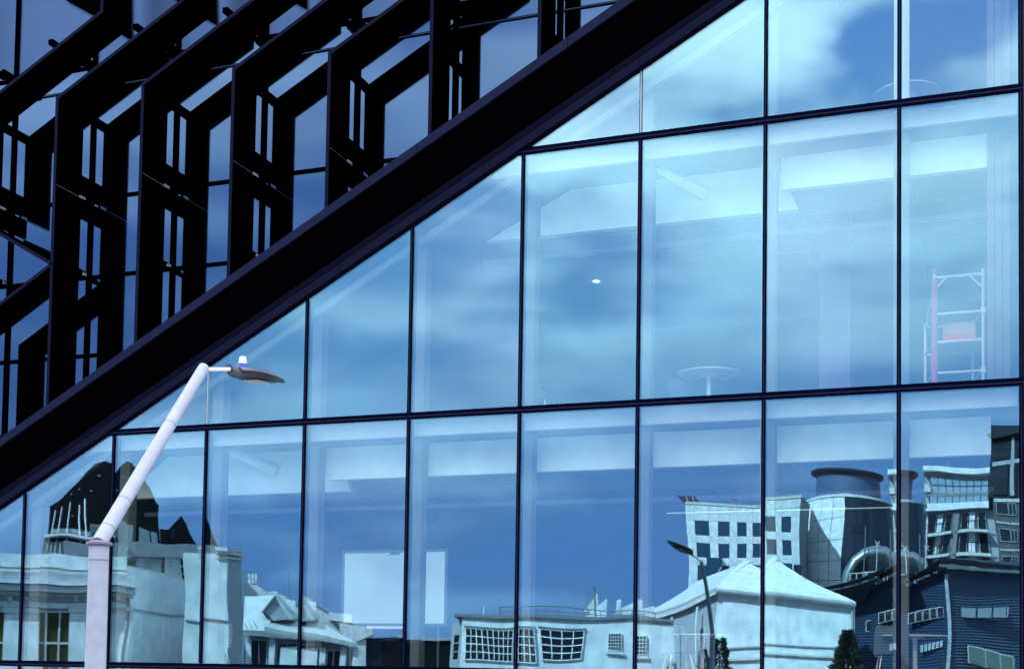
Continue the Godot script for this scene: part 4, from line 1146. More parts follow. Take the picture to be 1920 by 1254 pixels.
func ribbed_shed() -> void:
	var b := thing("ribbed_shed", "dark blue ribbed metal building with pitched roof and window strips, mirrored at the lower right", "building", Vector3(-1.231, GROUND, 63.955), 3.113)
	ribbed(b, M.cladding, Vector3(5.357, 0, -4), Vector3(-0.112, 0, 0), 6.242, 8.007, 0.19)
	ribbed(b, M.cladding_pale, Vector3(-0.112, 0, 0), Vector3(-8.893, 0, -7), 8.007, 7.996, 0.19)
	plate(b, "wall_backing", M.slate, Vector3(5.538, 6.247, -4.1), Vector3(-0.114, 8.019, -0.15), Vector3(-0.113, 0, -0.15), Vector3(5.524, 0, -4.1), 0.2)
	plate(b, "wall_backing", M.slate, Vector3(-0.114, 8.019, -0.15), Vector3(-8.94, 8.006, -7.15), Vector3(-8.908, 0, -7.15), Vector3(-0.113, 0, -0.15), 0.2)
	bb(b, "corner_trim", M.grey_and_shade, -0.262, -0.001, 0, 7.676, -0.1, 0.16)
	plate(b, "roof", M.dark, Vector3(7.64, 6.532, -3), Vector3(3.018, 7.397, 0.8), Vector3(2.649, 7.788, -2), Vector3(6.469, 7.242, -8), 0.25)
	plate(b, "roof", M.dark, Vector3(3.006, 7.26, -1), Vector3(0.371, 8.235, 1.2), Vector3(-0.405, 8.67, -6), Vector3(2.838, 8.15, -8), 0.25)
	plate(b, "roof", M.slate, Vector3(0.371, 8.235, 1.2), Vector3(-8.824, 7.925, -6), Vector3(-9.428, 8.773, -12), Vector3(-0.405, 8.807, -6), 0.3)
	plate(b, "fascia_board", M.grey, Vector3(0.37, 8.202, 1.22), Vector3(-8.822, 7.89, -5.98), Vector3(-8.821, 7.692, -5.98), Vector3(0.37, 8.044, 1.22), 0.1)
	plate(b, "soffit", M.slate, Vector3(7.64, 6.498, -3), Vector3(5.746, 5.881, -3.6), Vector3(4.694, 5.872, -3.4), Vector3(3.021, 7.34, 0.7), 0.1)
	plate(b, "window_frame", M.grey_and_shade, Vector3(4.359, 4.718, -3.136), Vector3(3.795, 4.812, -2.876), Vector3(3.794, 4.076, -2.876), Vector3(4.357, 3.978, -3.136), 0.03)
	plate(b, "pane", M.win, Vector3(4.285, 4.649, -3.076), Vector3(3.856, 4.743, -2.836), Vector3(3.855, 4.141, -2.836), Vector3(4.283, 4.044, -3.076), 0.03)
	plate(b, "window_frame", M.grey_and_shade, Vector3(3.754, 4.82, -2.832), Vector3(3.196, 4.913, -2.572), Vector3(3.195, 4.181, -2.572), Vector3(3.752, 4.085, -2.832), 0.03)
	plate(b, "pane", M.win, Vector3(3.681, 4.752, -2.772), Vector3(3.257, 4.845, -2.532), Vector3(3.256, 4.246, -2.532), Vector3(3.679, 4.15, -2.772), 0.03)
	plate(b, "window_frame", M.grey_and_shade, Vector3(3.155, 4.922, -2.529), Vector3(2.604, 5.013, -2.269), Vector3(2.603, 4.285, -2.269), Vector3(3.154, 4.19, -2.529), 0.03)
	plate(b, "pane", M.win, Vector3(3.083, 4.853, -2.469), Vector3(2.664, 4.945, -2.229), Vector3(2.663, 4.35, -2.229), Vector3(3.082, 4.255, -2.469), 0.03)
	plate(b, "window_frame", M.grey_and_shade, Vector3(2.564, 5.021, -2.225), Vector3(2.018, 5.112, -1.965), Vector3(2.017, 4.388, -1.965), Vector3(2.563, 4.294, -2.225), 0.03)
	plate(b, "pane", M.win, Vector3(2.492, 4.953, -2.165), Vector3(2.078, 5.044, -1.925), Vector3(2.078, 4.453, -1.925), Vector3(2.492, 4.359, -2.165), 0.03)
	plate(b, "window_frame", M.grey_and_shade, Vector3(3.143, 5.213, -1.619), Vector3(2.586, 5.302, -1.359), Vector3(2.585, 4.582, -1.359), Vector3(3.142, 4.489, -1.619), 0.03)
	plate(b, "pane", M.win, Vector3(3.07, 5.145, -1.559), Vector3(2.647, 5.234, -1.319), Vector3(2.646, 4.645, -1.319), Vector3(3.069, 4.553, -1.559), 0.03)
	plate(b, "window_frame", M.grey_and_shade, Vector3(2.546, 5.31, -1.315), Vector3(1.995, 5.397, -1.055), Vector3(1.995, 4.681, -1.055), Vector3(2.545, 4.59, -1.315), 0.03)
	plate(b, "pane", M.win, Vector3(2.474, 5.242, -1.255), Vector3(2.056, 5.33, -1.015), Vector3(2.056, 4.745, -1.015), Vector3(2.473, 4.654, -1.255), 0.03)
	plate(b, "window_frame", M.grey_and_shade, Vector3(1.956, 5.405, -1.012), Vector3(1.411, 5.492, -0.752), Vector3(1.411, 4.78, -0.752), Vector3(1.955, 4.69, -1.012), 0.03)
	plate(b, "pane", M.win, Vector3(1.885, 5.338, -0.952), Vector3(1.472, 5.425, -0.712), Vector3(1.471, 4.843, -0.712), Vector3(1.884, 4.753, -0.952), 0.03)
	plate(b, "window_frame", M.grey_and_shade, Vector3(1.372, 5.5, -0.709), Vector3(0.834, 5.585, -0.449), Vector3(0.834, 4.877, -0.449), Vector3(1.372, 4.788, -0.709), 0.03)
	plate(b, "pane", M.win, Vector3(1.302, 5.432, -0.649), Vector3(0.894, 5.519, -0.409), Vector3(0.894, 4.94, -0.409), Vector3(1.302, 4.851, -0.649), 0.03)
	plate(b, "window_frame", M.grey_and_shade, Vector3(0.795, 5.593, -0.405), Vector3(0.263, 5.677, -0.145), Vector3(0.263, 4.973, -0.145), Vector3(0.795, 4.886, -0.405), 0.03)
	plate(b, "pane", M.win, Vector3(0.726, 5.526, -0.345), Vector3(0.324, 5.611, -0.105), Vector3(0.324, 5.036, -0.105), Vector3(0.726, 4.948, -0.345), 0.03)
	plate(b, "window_frame", M.cladding_pale, Vector3(-0.978, 5.757, -0.331), Vector3(-2.04, 5.743, -1.031), Vector3(-2.039, 4.959, -1.031), Vector3(-0.978, 4.991, -0.331), 0.05)
	plate(b, "pane", M.win_pale, Vector3(-1.053, 5.691, -0.291), Vector3(-1.962, 5.673, -0.911), Vector3(-1.961, 5.018, -0.911), Vector3(-1.052, 5.054, -0.291), 0.05)
	plate(b, "window_frame", M.cream, Vector3(-1.429, 3.122, -0.581), Vector3(-2.491, 3.018, -1.281), Vector3(-2.489, 1.868, -1.281), Vector3(-1.427, 2.041, -0.581), 0.05)
	plate(b, "pane", M.win_green, Vector3(-1.502, 3.027, -0.531), Vector3(-2.413, 2.951, -1.171), Vector3(-2.412, 1.962, -1.171), Vector3(-1.501, 2.137, -0.531), 0.05)
	plate(b, "window_frame", M.cladding_pale, Vector3(-2.078, 5.745, -1.064), Vector3(-3.149, 5.731, -1.764), Vector3(-3.147, 4.943, -1.764), Vector3(-2.077, 4.976, -1.064), 0.05)
	plate(b, "pane", M.win_pale, Vector3(-2.152, 5.679, -1.024), Vector3(-3.069, 5.661, -1.644), Vector3(-3.068, 5.002, -1.644), Vector3(-2.151, 5.039, -1.024), 0.05)
	plate(b, "window_frame", M.cream, Vector3(-2.53, 2.987, -1.314), Vector3(-3.601, 2.881, -2.014), Vector3(-3.599, 1.726, -2.014), Vector3(-2.528, 1.9, -1.314), 0.05)
	plate(b, "pane", M.win_green, Vector3(-2.603, 2.891, -1.264), Vector3(-3.522, 2.815, -1.904), Vector3(-3.52, 1.821, -1.904), Vector3(-2.601, 1.997, -1.264), 0.05)
	plate(b, "window_frame", M.cladding_pale, Vector3(-3.187, 5.733, -1.797), Vector3(-4.267, 5.718, -2.497), Vector3(-4.265, 4.927, -2.497), Vector3(-3.186, 4.961, -1.797), 0.05)
	plate(b, "pane", M.win_pale, Vector3(-3.261, 5.666, -1.757), Vector3(-4.186, 5.648, -2.377), Vector3(-4.184, 4.987, -2.377), Vector3(-3.259, 5.024, -1.757), 0.05)
	plate(b, "window_frame", M.cream, Vector3(-3.64, 2.85, -2.047), Vector3(-4.721, 2.744, -2.747), Vector3(-4.717, 1.584, -2.747), Vector3(-3.637, 1.759, -2.047), 0.05)
	plate(b, "pane", M.win_green, Vector3(-3.712, 2.754, -1.997), Vector3(-4.64, 2.677, -2.637), Vector3(-4.637, 1.679, -2.637), Vector3(-3.71, 1.857, -1.997), 0.05)
	plate(b, "window_frame", M.cladding_pale, Vector3(-4.306, 5.72, -2.53), Vector3(-3.684, 5.704, -3.23), Vector3(-3.682, 4.903, -3.23), Vector3(-4.304, 4.945, -2.53), 0.05)
	plate(b, "pane", M.win_pale, Vector3(-4.379, 5.654, -2.49), Vector3(-3.608, 5.633, -3.11), Vector3(-3.606, 4.964, -3.11), Vector3(-4.377, 5.008, -2.49), 0.05)
	plate(b, "window_frame", M.cream, Vector3(-4.76, 2.712, -2.78), Vector3(-4.114, 2.581, -3.48), Vector3(-4.111, 1.409, -3.48), Vector3(-4.756, 1.617, -2.78), 0.05)
	plate(b, "pane", M.win_green, Vector3(-4.831, 2.616, -2.73), Vector3(-4.038, 2.514, -3.37), Vector3(-4.035, 1.505, -3.37), Vector3(-4.829, 1.715, -2.73), 0.05)
	plate(b, "window_frame", M.cladding_pale, Vector3(-3.721, 5.705, -3.263), Vector3(-4.752, 5.69, -3.963), Vector3(-4.75, 4.886, -3.963), Vector3(-3.719, 4.921, -3.263), 0.05)
	plate(b, "pane", M.win_pale, Vector3(-3.79, 5.638, -3.223), Vector3(-4.675, 5.618, -3.843), Vector3(-4.673, 4.947, -3.843), Vector3(-3.789, 4.985, -3.223), 0.05)
	plate(b, "window_frame", M.cream, Vector3(-4.151, 2.549, -3.513), Vector3(-5.184, 2.439, -4.213), Vector3(-5.18, 1.261, -4.213), Vector3(-4.149, 1.442, -3.513), 0.05)
	plate(b, "pane", M.win_green, Vector3(-4.22, 2.452, -3.463), Vector3(-5.106, 2.371, -4.103), Vector3(-5.103, 1.358, -4.103), Vector3(-4.217, 1.541, -3.463), 0.05)
	plate(b, "window_frame", M.cladding_pale, Vector3(-4.79, 5.691, -3.995), Vector3(-5.83, 5.675, -4.695), Vector3(-5.827, 4.868, -4.695), Vector3(-4.788, 4.904, -3.995), 0.05)
	plate(b, "pane", M.win_pale, Vector3(-4.859, 5.624, -3.955), Vector3(-5.75, 5.604, -4.575), Vector3(-5.748, 4.929, -4.575), Vector3(-4.857, 4.968, -3.955), 0.05)
	plate(b, "window_frame", M.cream, Vector3(-5.221, 2.407, -4.245), Vector3(-6.262, 2.295, -4.945), Vector3(-6.257, 1.112, -4.945), Vector3(-5.217, 1.294, -4.245), 0.05)
	plate(b, "pane", M.win_green, Vector3(-5.289, 2.309, -4.195), Vector3(-6.182, 2.228, -4.835), Vector3(-6.179, 1.21, -4.835), Vector3(-5.286, 1.394, -4.195), 0.05)
	plate(b, "small_window", M.win_pale, Vector3(2.146, 3.22, -1), Vector3(1.912, 3.253, -0.9), Vector3(1.912, 2.832, -0.9), Vector3(2.146, 2.798, -1), 0.05)
	plate(b, "small_window", M.win_pale, Vector3(1.834, 3.262, -0.85), Vector3(1.601, 3.295, -0.75), Vector3(1.601, 2.875, -0.75), Vector3(1.834, 2.842, -0.85), 0.05)
	plate(b, "small_window", M.win_pale, Vector3(1.524, 3.305, -0.7), Vector3(1.292, 3.337, -0.6), Vector3(1.292, 2.919, -0.6), Vector3(1.523, 2.885, -0.7), 0.05)
	plate(b, "small_window", M.win_pale, Vector3(1.215, 3.347, -0.55), Vector3(0.985, 3.379, -0.45), Vector3(0.985, 2.962, -0.45), Vector3(1.215, 2.929, -0.55), 0.05)
	plate(b, "small_window", M.win_pale, Vector3(0.909, 3.389, -0.4), Vector3(0.68, 3.421, -0.3), Vector3(0.68, 3.005, -0.3), Vector3(0.908, 2.972, -0.4), 0.05)
	plate(b, "small_window", M.win_pale, Vector3(0.604, 3.43, -0.25), Vector3(0.377, 3.462, -0.15), Vector3(0.376, 3.047, -0.15), Vector3(0.604, 3.014, -0.25), 0.05)

func silver_duct() -> void:
	var b := thing("silver_duct", "fat bent silver air duct with masts above the shed roof, before the drum", "duct", Vector3(-5.348, GROUND, 77.77), 3.074)
	tube(b, "duct", M.silver, [Vector3(2.789, 7.89, -1), Vector3(2.605, 8.738, -1), Vector3(2.124, 9.507, -1), Vector3(1.384, 9.925, -1), Vector3(0.425, 10.032, -1), Vector3(-0.675, 9.947, -1), Vector3(-1.587, 9.481, -1), Vector3(-1.842, 8.451, -1)], [0.5], 20)
	bb(b, "fan_housing", M.dark, 0.927, 1.881, 8.128, 9.27, -2, 0)
	bb(b, "stair", M.grey, 0.952, 1.497, 7.384, 8.663, 0, 1)
	tube(b, "railing_post", M.cream, [Vector3(2.502, 7.737, 1.4), Vector3(2.505, 8.565, 1.4)], [0.04], 8)
	tube(b, "railing_post", M.cream, [Vector3(1.995, 7.736, 1.4), Vector3(1.997, 8.562, 1.4)], [0.04], 8)
	tube(b, "railing_post", M.cream, [Vector3(1.128, 7.734, 1.4), Vector3(1.13, 8.558, 1.4)], [0.04], 8)
	tube(b, "railing_post", M.cream, [Vector3(0.124, 7.732, 1.4), Vector3(0.125, 8.554, 1.4)], [0.04], 8)
	tube(b, "railing_post", M.cream, [Vector3(-1.017, 7.73, 1.4), Vector3(-1.016, 8.548, 1.4)], [0.04], 8)
	tube(b, "railing", M.cream, [Vector3(2.65, 8.49, 1.4), Vector3(-1.194, 8.622, 1.4)], [0.04], 8)
	tube(b, "mast", M.silver, [Vector3(1.364, 7.824, 0), Vector3(1.374, 11.785, 0)], [0.07], 8)
	tube(b, "mast", M.silver, [Vector3(-1.212, 7.818, 0), Vector3(-1.208, 11.598, 0)], [0.07], 8)
	tube(b, "mast", M.cream, [Vector3(0.127, 8.234, -0.5), Vector3(0.131, 10.598, -0.5)], [0.05], 8)
	tube(b, "vane", M.cream, [Vector3(0.131, 10.598, -0.5), Vector3(0.388, 10.83, -0.5)], [0.04], 8)
	tube(b, "vane", M.cream, [Vector3(0.131, 10.598, -0.5), Vector3(-0.124, 10.748, -0.5)], [0.04], 8)
	tube(b, "vane", M.cream, [Vector3(0.131, 10.598, -0.5), Vector3(0.314, 10.409, -0.5)], [0.04], 8)
	tube(b, "vane", M.cream, [Vector3(0.131, 10.598, -0.5), Vector3(-0.161, 10.442, -0.5)], [0.04], 8)
	tube(b, "mast", M.cream, [Vector3(-1.833, 8.227, -0.5), Vector3(-1.831, 10.653, -0.5)], [0.05], 8)
	tube(b, "vane", M.cream, [Vector3(-1.831, 10.653, -0.5), Vector3(-1.577, 10.884, -0.5)], [0.04], 8)
	tube(b, "vane", M.cream, [Vector3(-1.831, 10.653, -0.5), Vector3(-2.083, 10.802, -0.5)], [0.04], 8)
	tube(b, "vane", M.cream, [Vector3(-1.831, 10.653, -0.5), Vector3(-1.65, 10.465, -0.5)], [0.04], 8)
	tube(b, "vane", M.cream, [Vector3(-1.831, 10.653, -0.5), Vector3(-2.119, 10.499, -0.5)], [0.04], 8)
	bb(b, "support", M.grey, -0.786, -0.566, 6.528, 8.428, -1.4, -0.6)
	bb(b, "support", M.grey, -1.944, -1.726, 6.53, 8.424, -1.4, -0.6)
	bb(b, "support", M.grey, 2.476, 3.001, 6.33, 8.057, -1.6, -0.6)

func white_office() -> void:
	var b := thing("white_office", "white panelled office block with rows of square blue windows, mirrored right of the reflected lamp", "building", Vector3(-30.642, GROUND, 128.587), 2.928)
	bb(b, "core", M.grey_and_shade, -11.565, 0.845, 0, 21.194, -12, -0.25)
	bb(b, "facade_panel", M.white, 0.405, 0.941, 20.215, 21.21, -0.22, 0)
	bb(b, "facade_panel", M.white, -0.17, 0.365, 20.214, 21.209, -0.22, 0)
	bb(b, "facade_panel", M.white, -2.102, -0.21, 20.213, 21.206, -0.22, 0)
	bb(b, "facade_panel", M.white, -3.306, -2.142, 20.211, 21.203, -0.22, 0)
	bb(b, "facade_panel", M.white, -4.987, -3.346, 20.21, 21.2, -0.22, 0)
	bb(b, "facade_panel", M.white, -6.125, -5.028, 20.208, 21.198, -0.22, 0)
	bb(b, "facade_panel", M.white, -7.619, -6.166, 20.207, 21.195, -0.22, 0)
	bb(b, "facade_panel", M.white, -8.572, -7.66, 20.205, 21.193, -0.22, 0)
	bb(b, "facade_panel", M.white, -10.178, -8.614, 20.204, 21.19, -0.22, 0)
	bb(b, "facade_panel", M.white, -10.86, -10.22, 20.203, 21.188, -0.22, 0)
	bb(b, "facade_panel", M.white, -11.542, -10.902, 20.202, 21.186, -0.22, 0)
	bb(b, "facade_panel", M.white, 0.396, 0.931, 19.294, 20.166, -0.22, 0)
	bb(b, "facade_panel", M.white, -0.178, 0.356, 19.294, 20.165, -0.22, 0)
	bb(b, "facade_panel", M.white, -2.11, -0.219, 19.294, 20.164, -0.22, 0)
	bb(b, "facade_panel", M.white, -3.313, -2.151, 19.293, 20.162, -0.22, 0)
	bb(b, "facade_panel", M.white, -4.994, -3.355, 19.293, 20.161, -0.22, 0)
	bb(b, "facade_panel", M.white, -6.132, -5.036, 19.293, 20.159, -0.22, 0)
	bb(b, "facade_panel", M.white, -7.625, -6.173, 19.292, 20.158, -0.22, 0)
	bb(b, "facade_panel", M.white, -8.578, -7.667, 19.292, 20.157, -0.22, 0)
	bb(b, "facade_panel", M.white, -10.183, -8.62, 19.292, 20.155, -0.22, 0)
	bb(b, "facade_panel", M.white, -10.865, -10.226, 19.291, 20.154, -0.22, 0)
	bb(b, "facade_panel", M.white, -11.546, -10.908, 19.291, 20.154, -0.22, 0)
	bb(b, "facade_panel", M.white, 0.379, 0.923, 17.392, 19.245, -0.22, 0)
	bb(b, "facade_panel", M.white, -0.195, 0.347, 17.393, 19.245, -0.22, 0)
	window(b, -2.151, 17.383, -0.1, 1.948, 1.898, 1, 1, M.grey_and_shade, M.win_blue, 0.05)
	bb(b, "facade_panel", M.white, -3.329, -2.158, 17.398, 19.244, -0.22, 0)
	window(b, -5.036, 17.387, -0.1, 1.696, 1.893, 1, 1, M.grey_and_shade, M.win_blue, 0.05)
	bb(b, "facade_panel", M.white, -6.145, -5.042, 17.402, 19.244, -0.22, 0)
	window(b, -7.666, 17.391, -0.1, 1.506, 1.888, 1, 1, M.grey_and_shade, M.win_blue, 0.05)
	bb(b, "facade_panel", M.white, -8.59, -7.673, 17.406, 19.243, -0.22, 0)
	window(b, -10.224, 17.395, -0.1, 1.617, 1.884, 1, 1, M.grey_and_shade, M.win_blue, 0.05)
	bb(b, "facade_panel", M.white, -10.875, -10.231, 17.41, 19.243, -0.22, 0)
	bb(b, "facade_panel", M.white, -11.556, -10.913, 17.411, 19.243, -0.22, 0)
	bb(b, "facade_panel", M.white, 0.37, 0.905, 16.412, 17.343, -0.22, 0)
	bb(b, "facade_panel", M.white, -0.204, 0.33, 16.413, 17.344, -0.22, 0)
	bb(b, "facade_panel", M.white, -2.134, -0.244, 16.416, 17.346, -0.22, 0)
	bb(b, "facade_panel", M.white, -3.336, -2.174, 16.42, 17.349, -0.22, 0)
	bb(b, "facade_panel", M.white, -5.015, -3.377, 16.424, 17.351, -0.22, 0)
	bb(b, "facade_panel", M.white, -6.152, -5.056, 16.427, 17.353, -0.22, 0)
	bb(b, "facade_panel", M.white, -7.643, -6.193, 16.43, 17.355, -0.22, 0)
	bb(b, "facade_panel", M.white, -8.596, -7.685, 16.433, 17.357, -0.22, 0)
	bb(b, "facade_panel", M.white, -10.199, -8.638, 16.436, 17.359, -0.22, 0)
	bb(b, "facade_panel", M.white, -10.881, -10.241, 16.439, 17.361, -0.22, 0)
	bb(b, "facade_panel", M.white, -11.561, -10.923, 16.441, 17.362, -0.22, 0)
	bb(b, "facade_panel", M.white, 0.352, 0.896, 14.514, 16.363, -0.22, 0)
	bb(b, "facade_panel", M.white, -0.221, 0.321, 14.517, 16.364, -0.22, 0)
	window(b, -2.175, 14.51, -0.1, 1.946, 1.889, 1, 1, M.grey_and_shade, M.win_blue, 0.05)
	bb(b, "facade_panel", M.white, -3.351, -2.182, 14.528, 16.371, -0.22, 0)
	window(b, -5.057, 14.522, -0.1, 1.694, 1.885, 1, 1, M.grey_and_shade, M.win_blue, 0.05)
	bb(b, "facade_panel", M.white, -6.165, -5.064, 14.54, 16.378, -0.22, 0)
	window(b, -7.685, 14.533, -0.1, 1.505, 1.881, 1, 1, M.grey_and_shade, M.win_blue, 0.05)
	bb(b, "facade_panel", M.white, -8.607, -7.691, 14.551, 16.385, -0.22, 0)
	window(b, -10.241, 14.544, -0.1, 1.615, 1.876, 1, 1, M.grey_and_shade, M.win_blue, 0.05)
	bb(b, "facade_panel", M.white, -10.891, -10.247, 14.561, 16.391, -0.22, 0)
	bb(b, "facade_panel", M.white, -11.571, -10.928, 14.564, 16.392, -0.22, 0)
	bb(b, "facade_panel", M.white, 0.344, 0.878, 13.536, 14.465, -0.22, 0)
	bb(b, "facade_panel", M.white, -0.23, 0.304, 13.538, 14.468, -0.22, 0)
	bb(b, "facade_panel", M.white, -2.158, -0.27, 13.545, 14.473, -0.22, 0)
	bb(b, "facade_panel", M.white, -3.359, -2.198, 13.553, 14.479, -0.22, 0)
	bb(b, "facade_panel", M.white, -5.036, -3.4, 13.56, 14.486, -0.22, 0)
	bb(b, "facade_panel", M.white, -6.172, -5.077, 13.567, 14.491, -0.22, 0)
	bb(b, "facade_panel", M.white, -7.662, -6.213, 13.574, 14.497, -0.22, 0)
	bb(b, "facade_panel", M.white, -8.613, -7.703, 13.58, 14.502, -0.22, 0)
	bb(b, "facade_panel", M.white, -10.215, -8.655, 13.586, 14.508, -0.22, 0)
	bb(b, "facade_panel", M.white, -10.896, -10.258, 13.592, 14.512, -0.22, 0)
	bb(b, "facade_panel", M.white, -11.576, -10.939, 13.596, 14.515, -0.22, 0)
	bb(b, "facade_panel", M.white, 0.327, 0.869, 11.702, 13.487, -0.22, 0)
	bb(b, "facade_panel", M.white, -0.246, 0.295, 11.706, 13.49, -0.22, 0)
	window(b, -2.199, 11.703, -0.1, 1.944, 1.82, 1, 1, M.grey_and_shade, M.win_blue, 0.05)
	bb(b, "facade_panel", M.white, -3.374, -2.206, 11.725, 13.504, -0.22, 0)
	window(b, -5.077, 11.723, -0.1, 1.692, 1.816, 1, 1, M.grey_and_shade, M.win_blue, 0.05)
	bb(b, "facade_panel", M.white, -6.184, -5.085, 11.744, 13.518, -0.22, 0)
	window(b, -7.703, 11.741, -0.1, 1.503, 1.813, 1, 1, M.grey_and_shade, M.win_blue, 0.05)
	bb(b, "facade_panel", M.white, -8.625, -7.71, 11.761, 13.531, -0.22, 0)
	window(b, -10.256, 11.758, -0.1, 1.613, 1.808, 1, 1, M.grey_and_shade, M.win_blue, 0.05)
	bb(b, "facade_panel", M.white, -10.906, -10.263, 11.778, 13.544, -0.22, 0)
	bb(b, "facade_panel", M.white, -11.586, -10.944, 11.782, 13.547, -0.22, 0)
	bb(b, "facade_panel", M.white, 0.317, 0.852, 10.604, 11.654, -0.22, 0)
	bb(b, "facade_panel", M.white, -0.256, 0.278, 10.608, 11.657, -0.22, 0)
	bb(b, "facade_panel", M.white, -2.182, -0.295, 10.618, 11.666, -0.22, 0)
	bb(b, "facade_panel", M.white, -3.382, -2.221, 10.63, 11.677, -0.22, 0)
	bb(b, "facade_panel", M.white, -5.058, -3.422, 10.641, 11.686, -0.22, 0)
	bb(b, "facade_panel", M.white, -6.192, -5.098, 10.652, 11.696, -0.22, 0)
	bb(b, "facade_panel", M.white, -7.681, -6.233, 10.662, 11.705, -0.22, 0)
	bb(b, "facade_panel", M.white, -8.631, -7.722, 10.671, 11.713, -0.22, 0)
	bb(b, "facade_panel", M.white, -10.232, -8.672, 10.681, 11.722, -0.22, 0)
	bb(b, "facade_panel", M.white, -10.912, -10.273, 10.69, 11.729, -0.22, 0)
	bb(b, "facade_panel", M.white, -11.591, -10.954, 10.695, 11.734, -0.22, 0)
	bb(b, "facade_panel", M.white, 0.3, 0.842, 8.774, 10.555, -0.22, 0)
	bb(b, "facade_panel", M.white, -0.273, 0.268, 8.779, 10.559, -0.22, 0)
	bb(b, "facade_panel", M.white, -2.197, -0.305, 8.791, 10.569, -0.22, 0)
	bb(b, "facade_panel", M.white, -3.397, -2.231, 8.806, 10.581, -0.22, 0)
	bb(b, "facade_panel", M.white, -5.071, -3.431, 8.819, 10.592, -0.22, 0)
	bb(b, "facade_panel", M.white, -6.205, -5.106, 8.833, 10.603, -0.22, 0)
	bb(b, "facade_panel", M.white, -7.693, -6.24, 8.845, 10.614, -0.22, 0)
	bb(b, "facade_panel", M.white, -8.643, -7.729, 8.856, 10.623, -0.22, 0)
	bb(b, "facade_panel", M.white, -10.242, -8.679, 8.868, 10.633, -0.22, 0)
	bb(b, "facade_panel", M.white, -10.922, -10.279, 8.879, 10.642, -0.22, 0)
	bb(b, "facade_panel", M.white, -11.601, -10.96, 8.886, 10.647, -0.22, 0)
	plate(b, "side_wall", M.grey, Vector3(-11.559, 21.453, 0), Vector3(-13.701, 21.476, -9), Vector3(-13.796, 0, -9), Vector3(-11.664, 0, 0), 0.2)  # grey instead of white: the shade of this side is in its colour
	plate(b, "side_window", M.win, Vector3(-12.018, 19.243, -1.9), Vector3(-13.237, 19.335, -7.1), Vector3(-13.247, 17.306, -7.1), Vector3(-12.027, 17.524, -1.9), 0.05)
	plate(b, "side_window", M.win, Vector3(-12.033, 16.298, -1.9), Vector3(-13.251, 16.292, -7.1), Vector3(-13.261, 14.266, -7.1), Vector3(-12.042, 14.582, -1.9), 0.05)
	plate(b, "side_window", M.win, Vector3(-12.048, 13.358, -1.9), Vector3(-13.266, 13.254, -7.1), Vector3(-13.276, 11.232, -7.1), Vector3(-12.057, 11.645, -1.9), 0.05)
	bb(b, "parapet", M.cream, -11.552, 0.968, 21.21, 21.515, -0.6, 0.1)
	plate(b, "solar_panel", M.slate, Vector3(2.118, 22.297, -1), Vector3(-0.356, 22.352, -1), Vector3(-1.214, 21.237, -1), Vector3(0.792, 21.241, -1), 0.1)
	plate(b, "solar_rail", M.cream, Vector3(0.879, 22.28, -0.9), Vector3(0.786, 22.28, -0.9), Vector3(0.328, 21.227, -0.9), Vector3(0.421, 21.228, -0.9), 0.05)
	plate(b, "solar_rail", M.cream, Vector3(0.029, 22.277, -0.9), Vector3(-0.063, 22.277, -0.9), Vector3(-0.52, 21.226, -0.9), Vector3(-0.428, 21.226, -0.9), 0.05)
	bb(b, "roof_plant", M.grey, -3.289, -1.212, 21.235, 21.42, -3, -1)
	tube(b, "mast", M.grey, [Vector3(-5.586, 21.291, -1), Vector3(-5.576, 22.583, -1)], [0.12], 8)
	tube(b, "mast", M.grey, [Vector3(-5.195, 22.399, -1), Vector3(-6.036, 22.397, -1)], [0.1], 8)
	tube(b, "mast", M.grey_and_shade, [Vector3(-6.807, 21.288, -1), Vector3(-6.796, 22.825, -1)], [0.05], 8)
	tube(b, "mast", M.grey, [Vector3(-8.347, 21.285, -1), Vector3(-8.325, 24.786, -1)], [0.06], 8)
	tube(b, "roof_railing", M.grey, [Vector3(-8.343, 22.022, -1), Vector3(-9.991, 22.14, -1), Vector3(-11.189, 21.831, -1)], [0.08], 8)
	tube(b, "roof_railing", M.grey, [Vector3(-9.991, 22.14, -1), Vector3(-10.444, 21.281, -1)], [0.08], 8)
	bb(b, "stair_tower", M.slate, -11.682, -10.454, 0, 13.294, 0, 2)
	bb(b, "stair_tower", M.win_blue, -3.902, -1.547, 0, 14.393, 0, 2)
	plate(b, "stair_rail", M.grey_and_shade, Vector3(-2.619, 11.8, 2.1), Vector3(-3.657, 13.248, 2.1), Vector3(-3.807, 13.128, 2.1), Vector3(-2.77, 11.681, 2.1), 0.1)

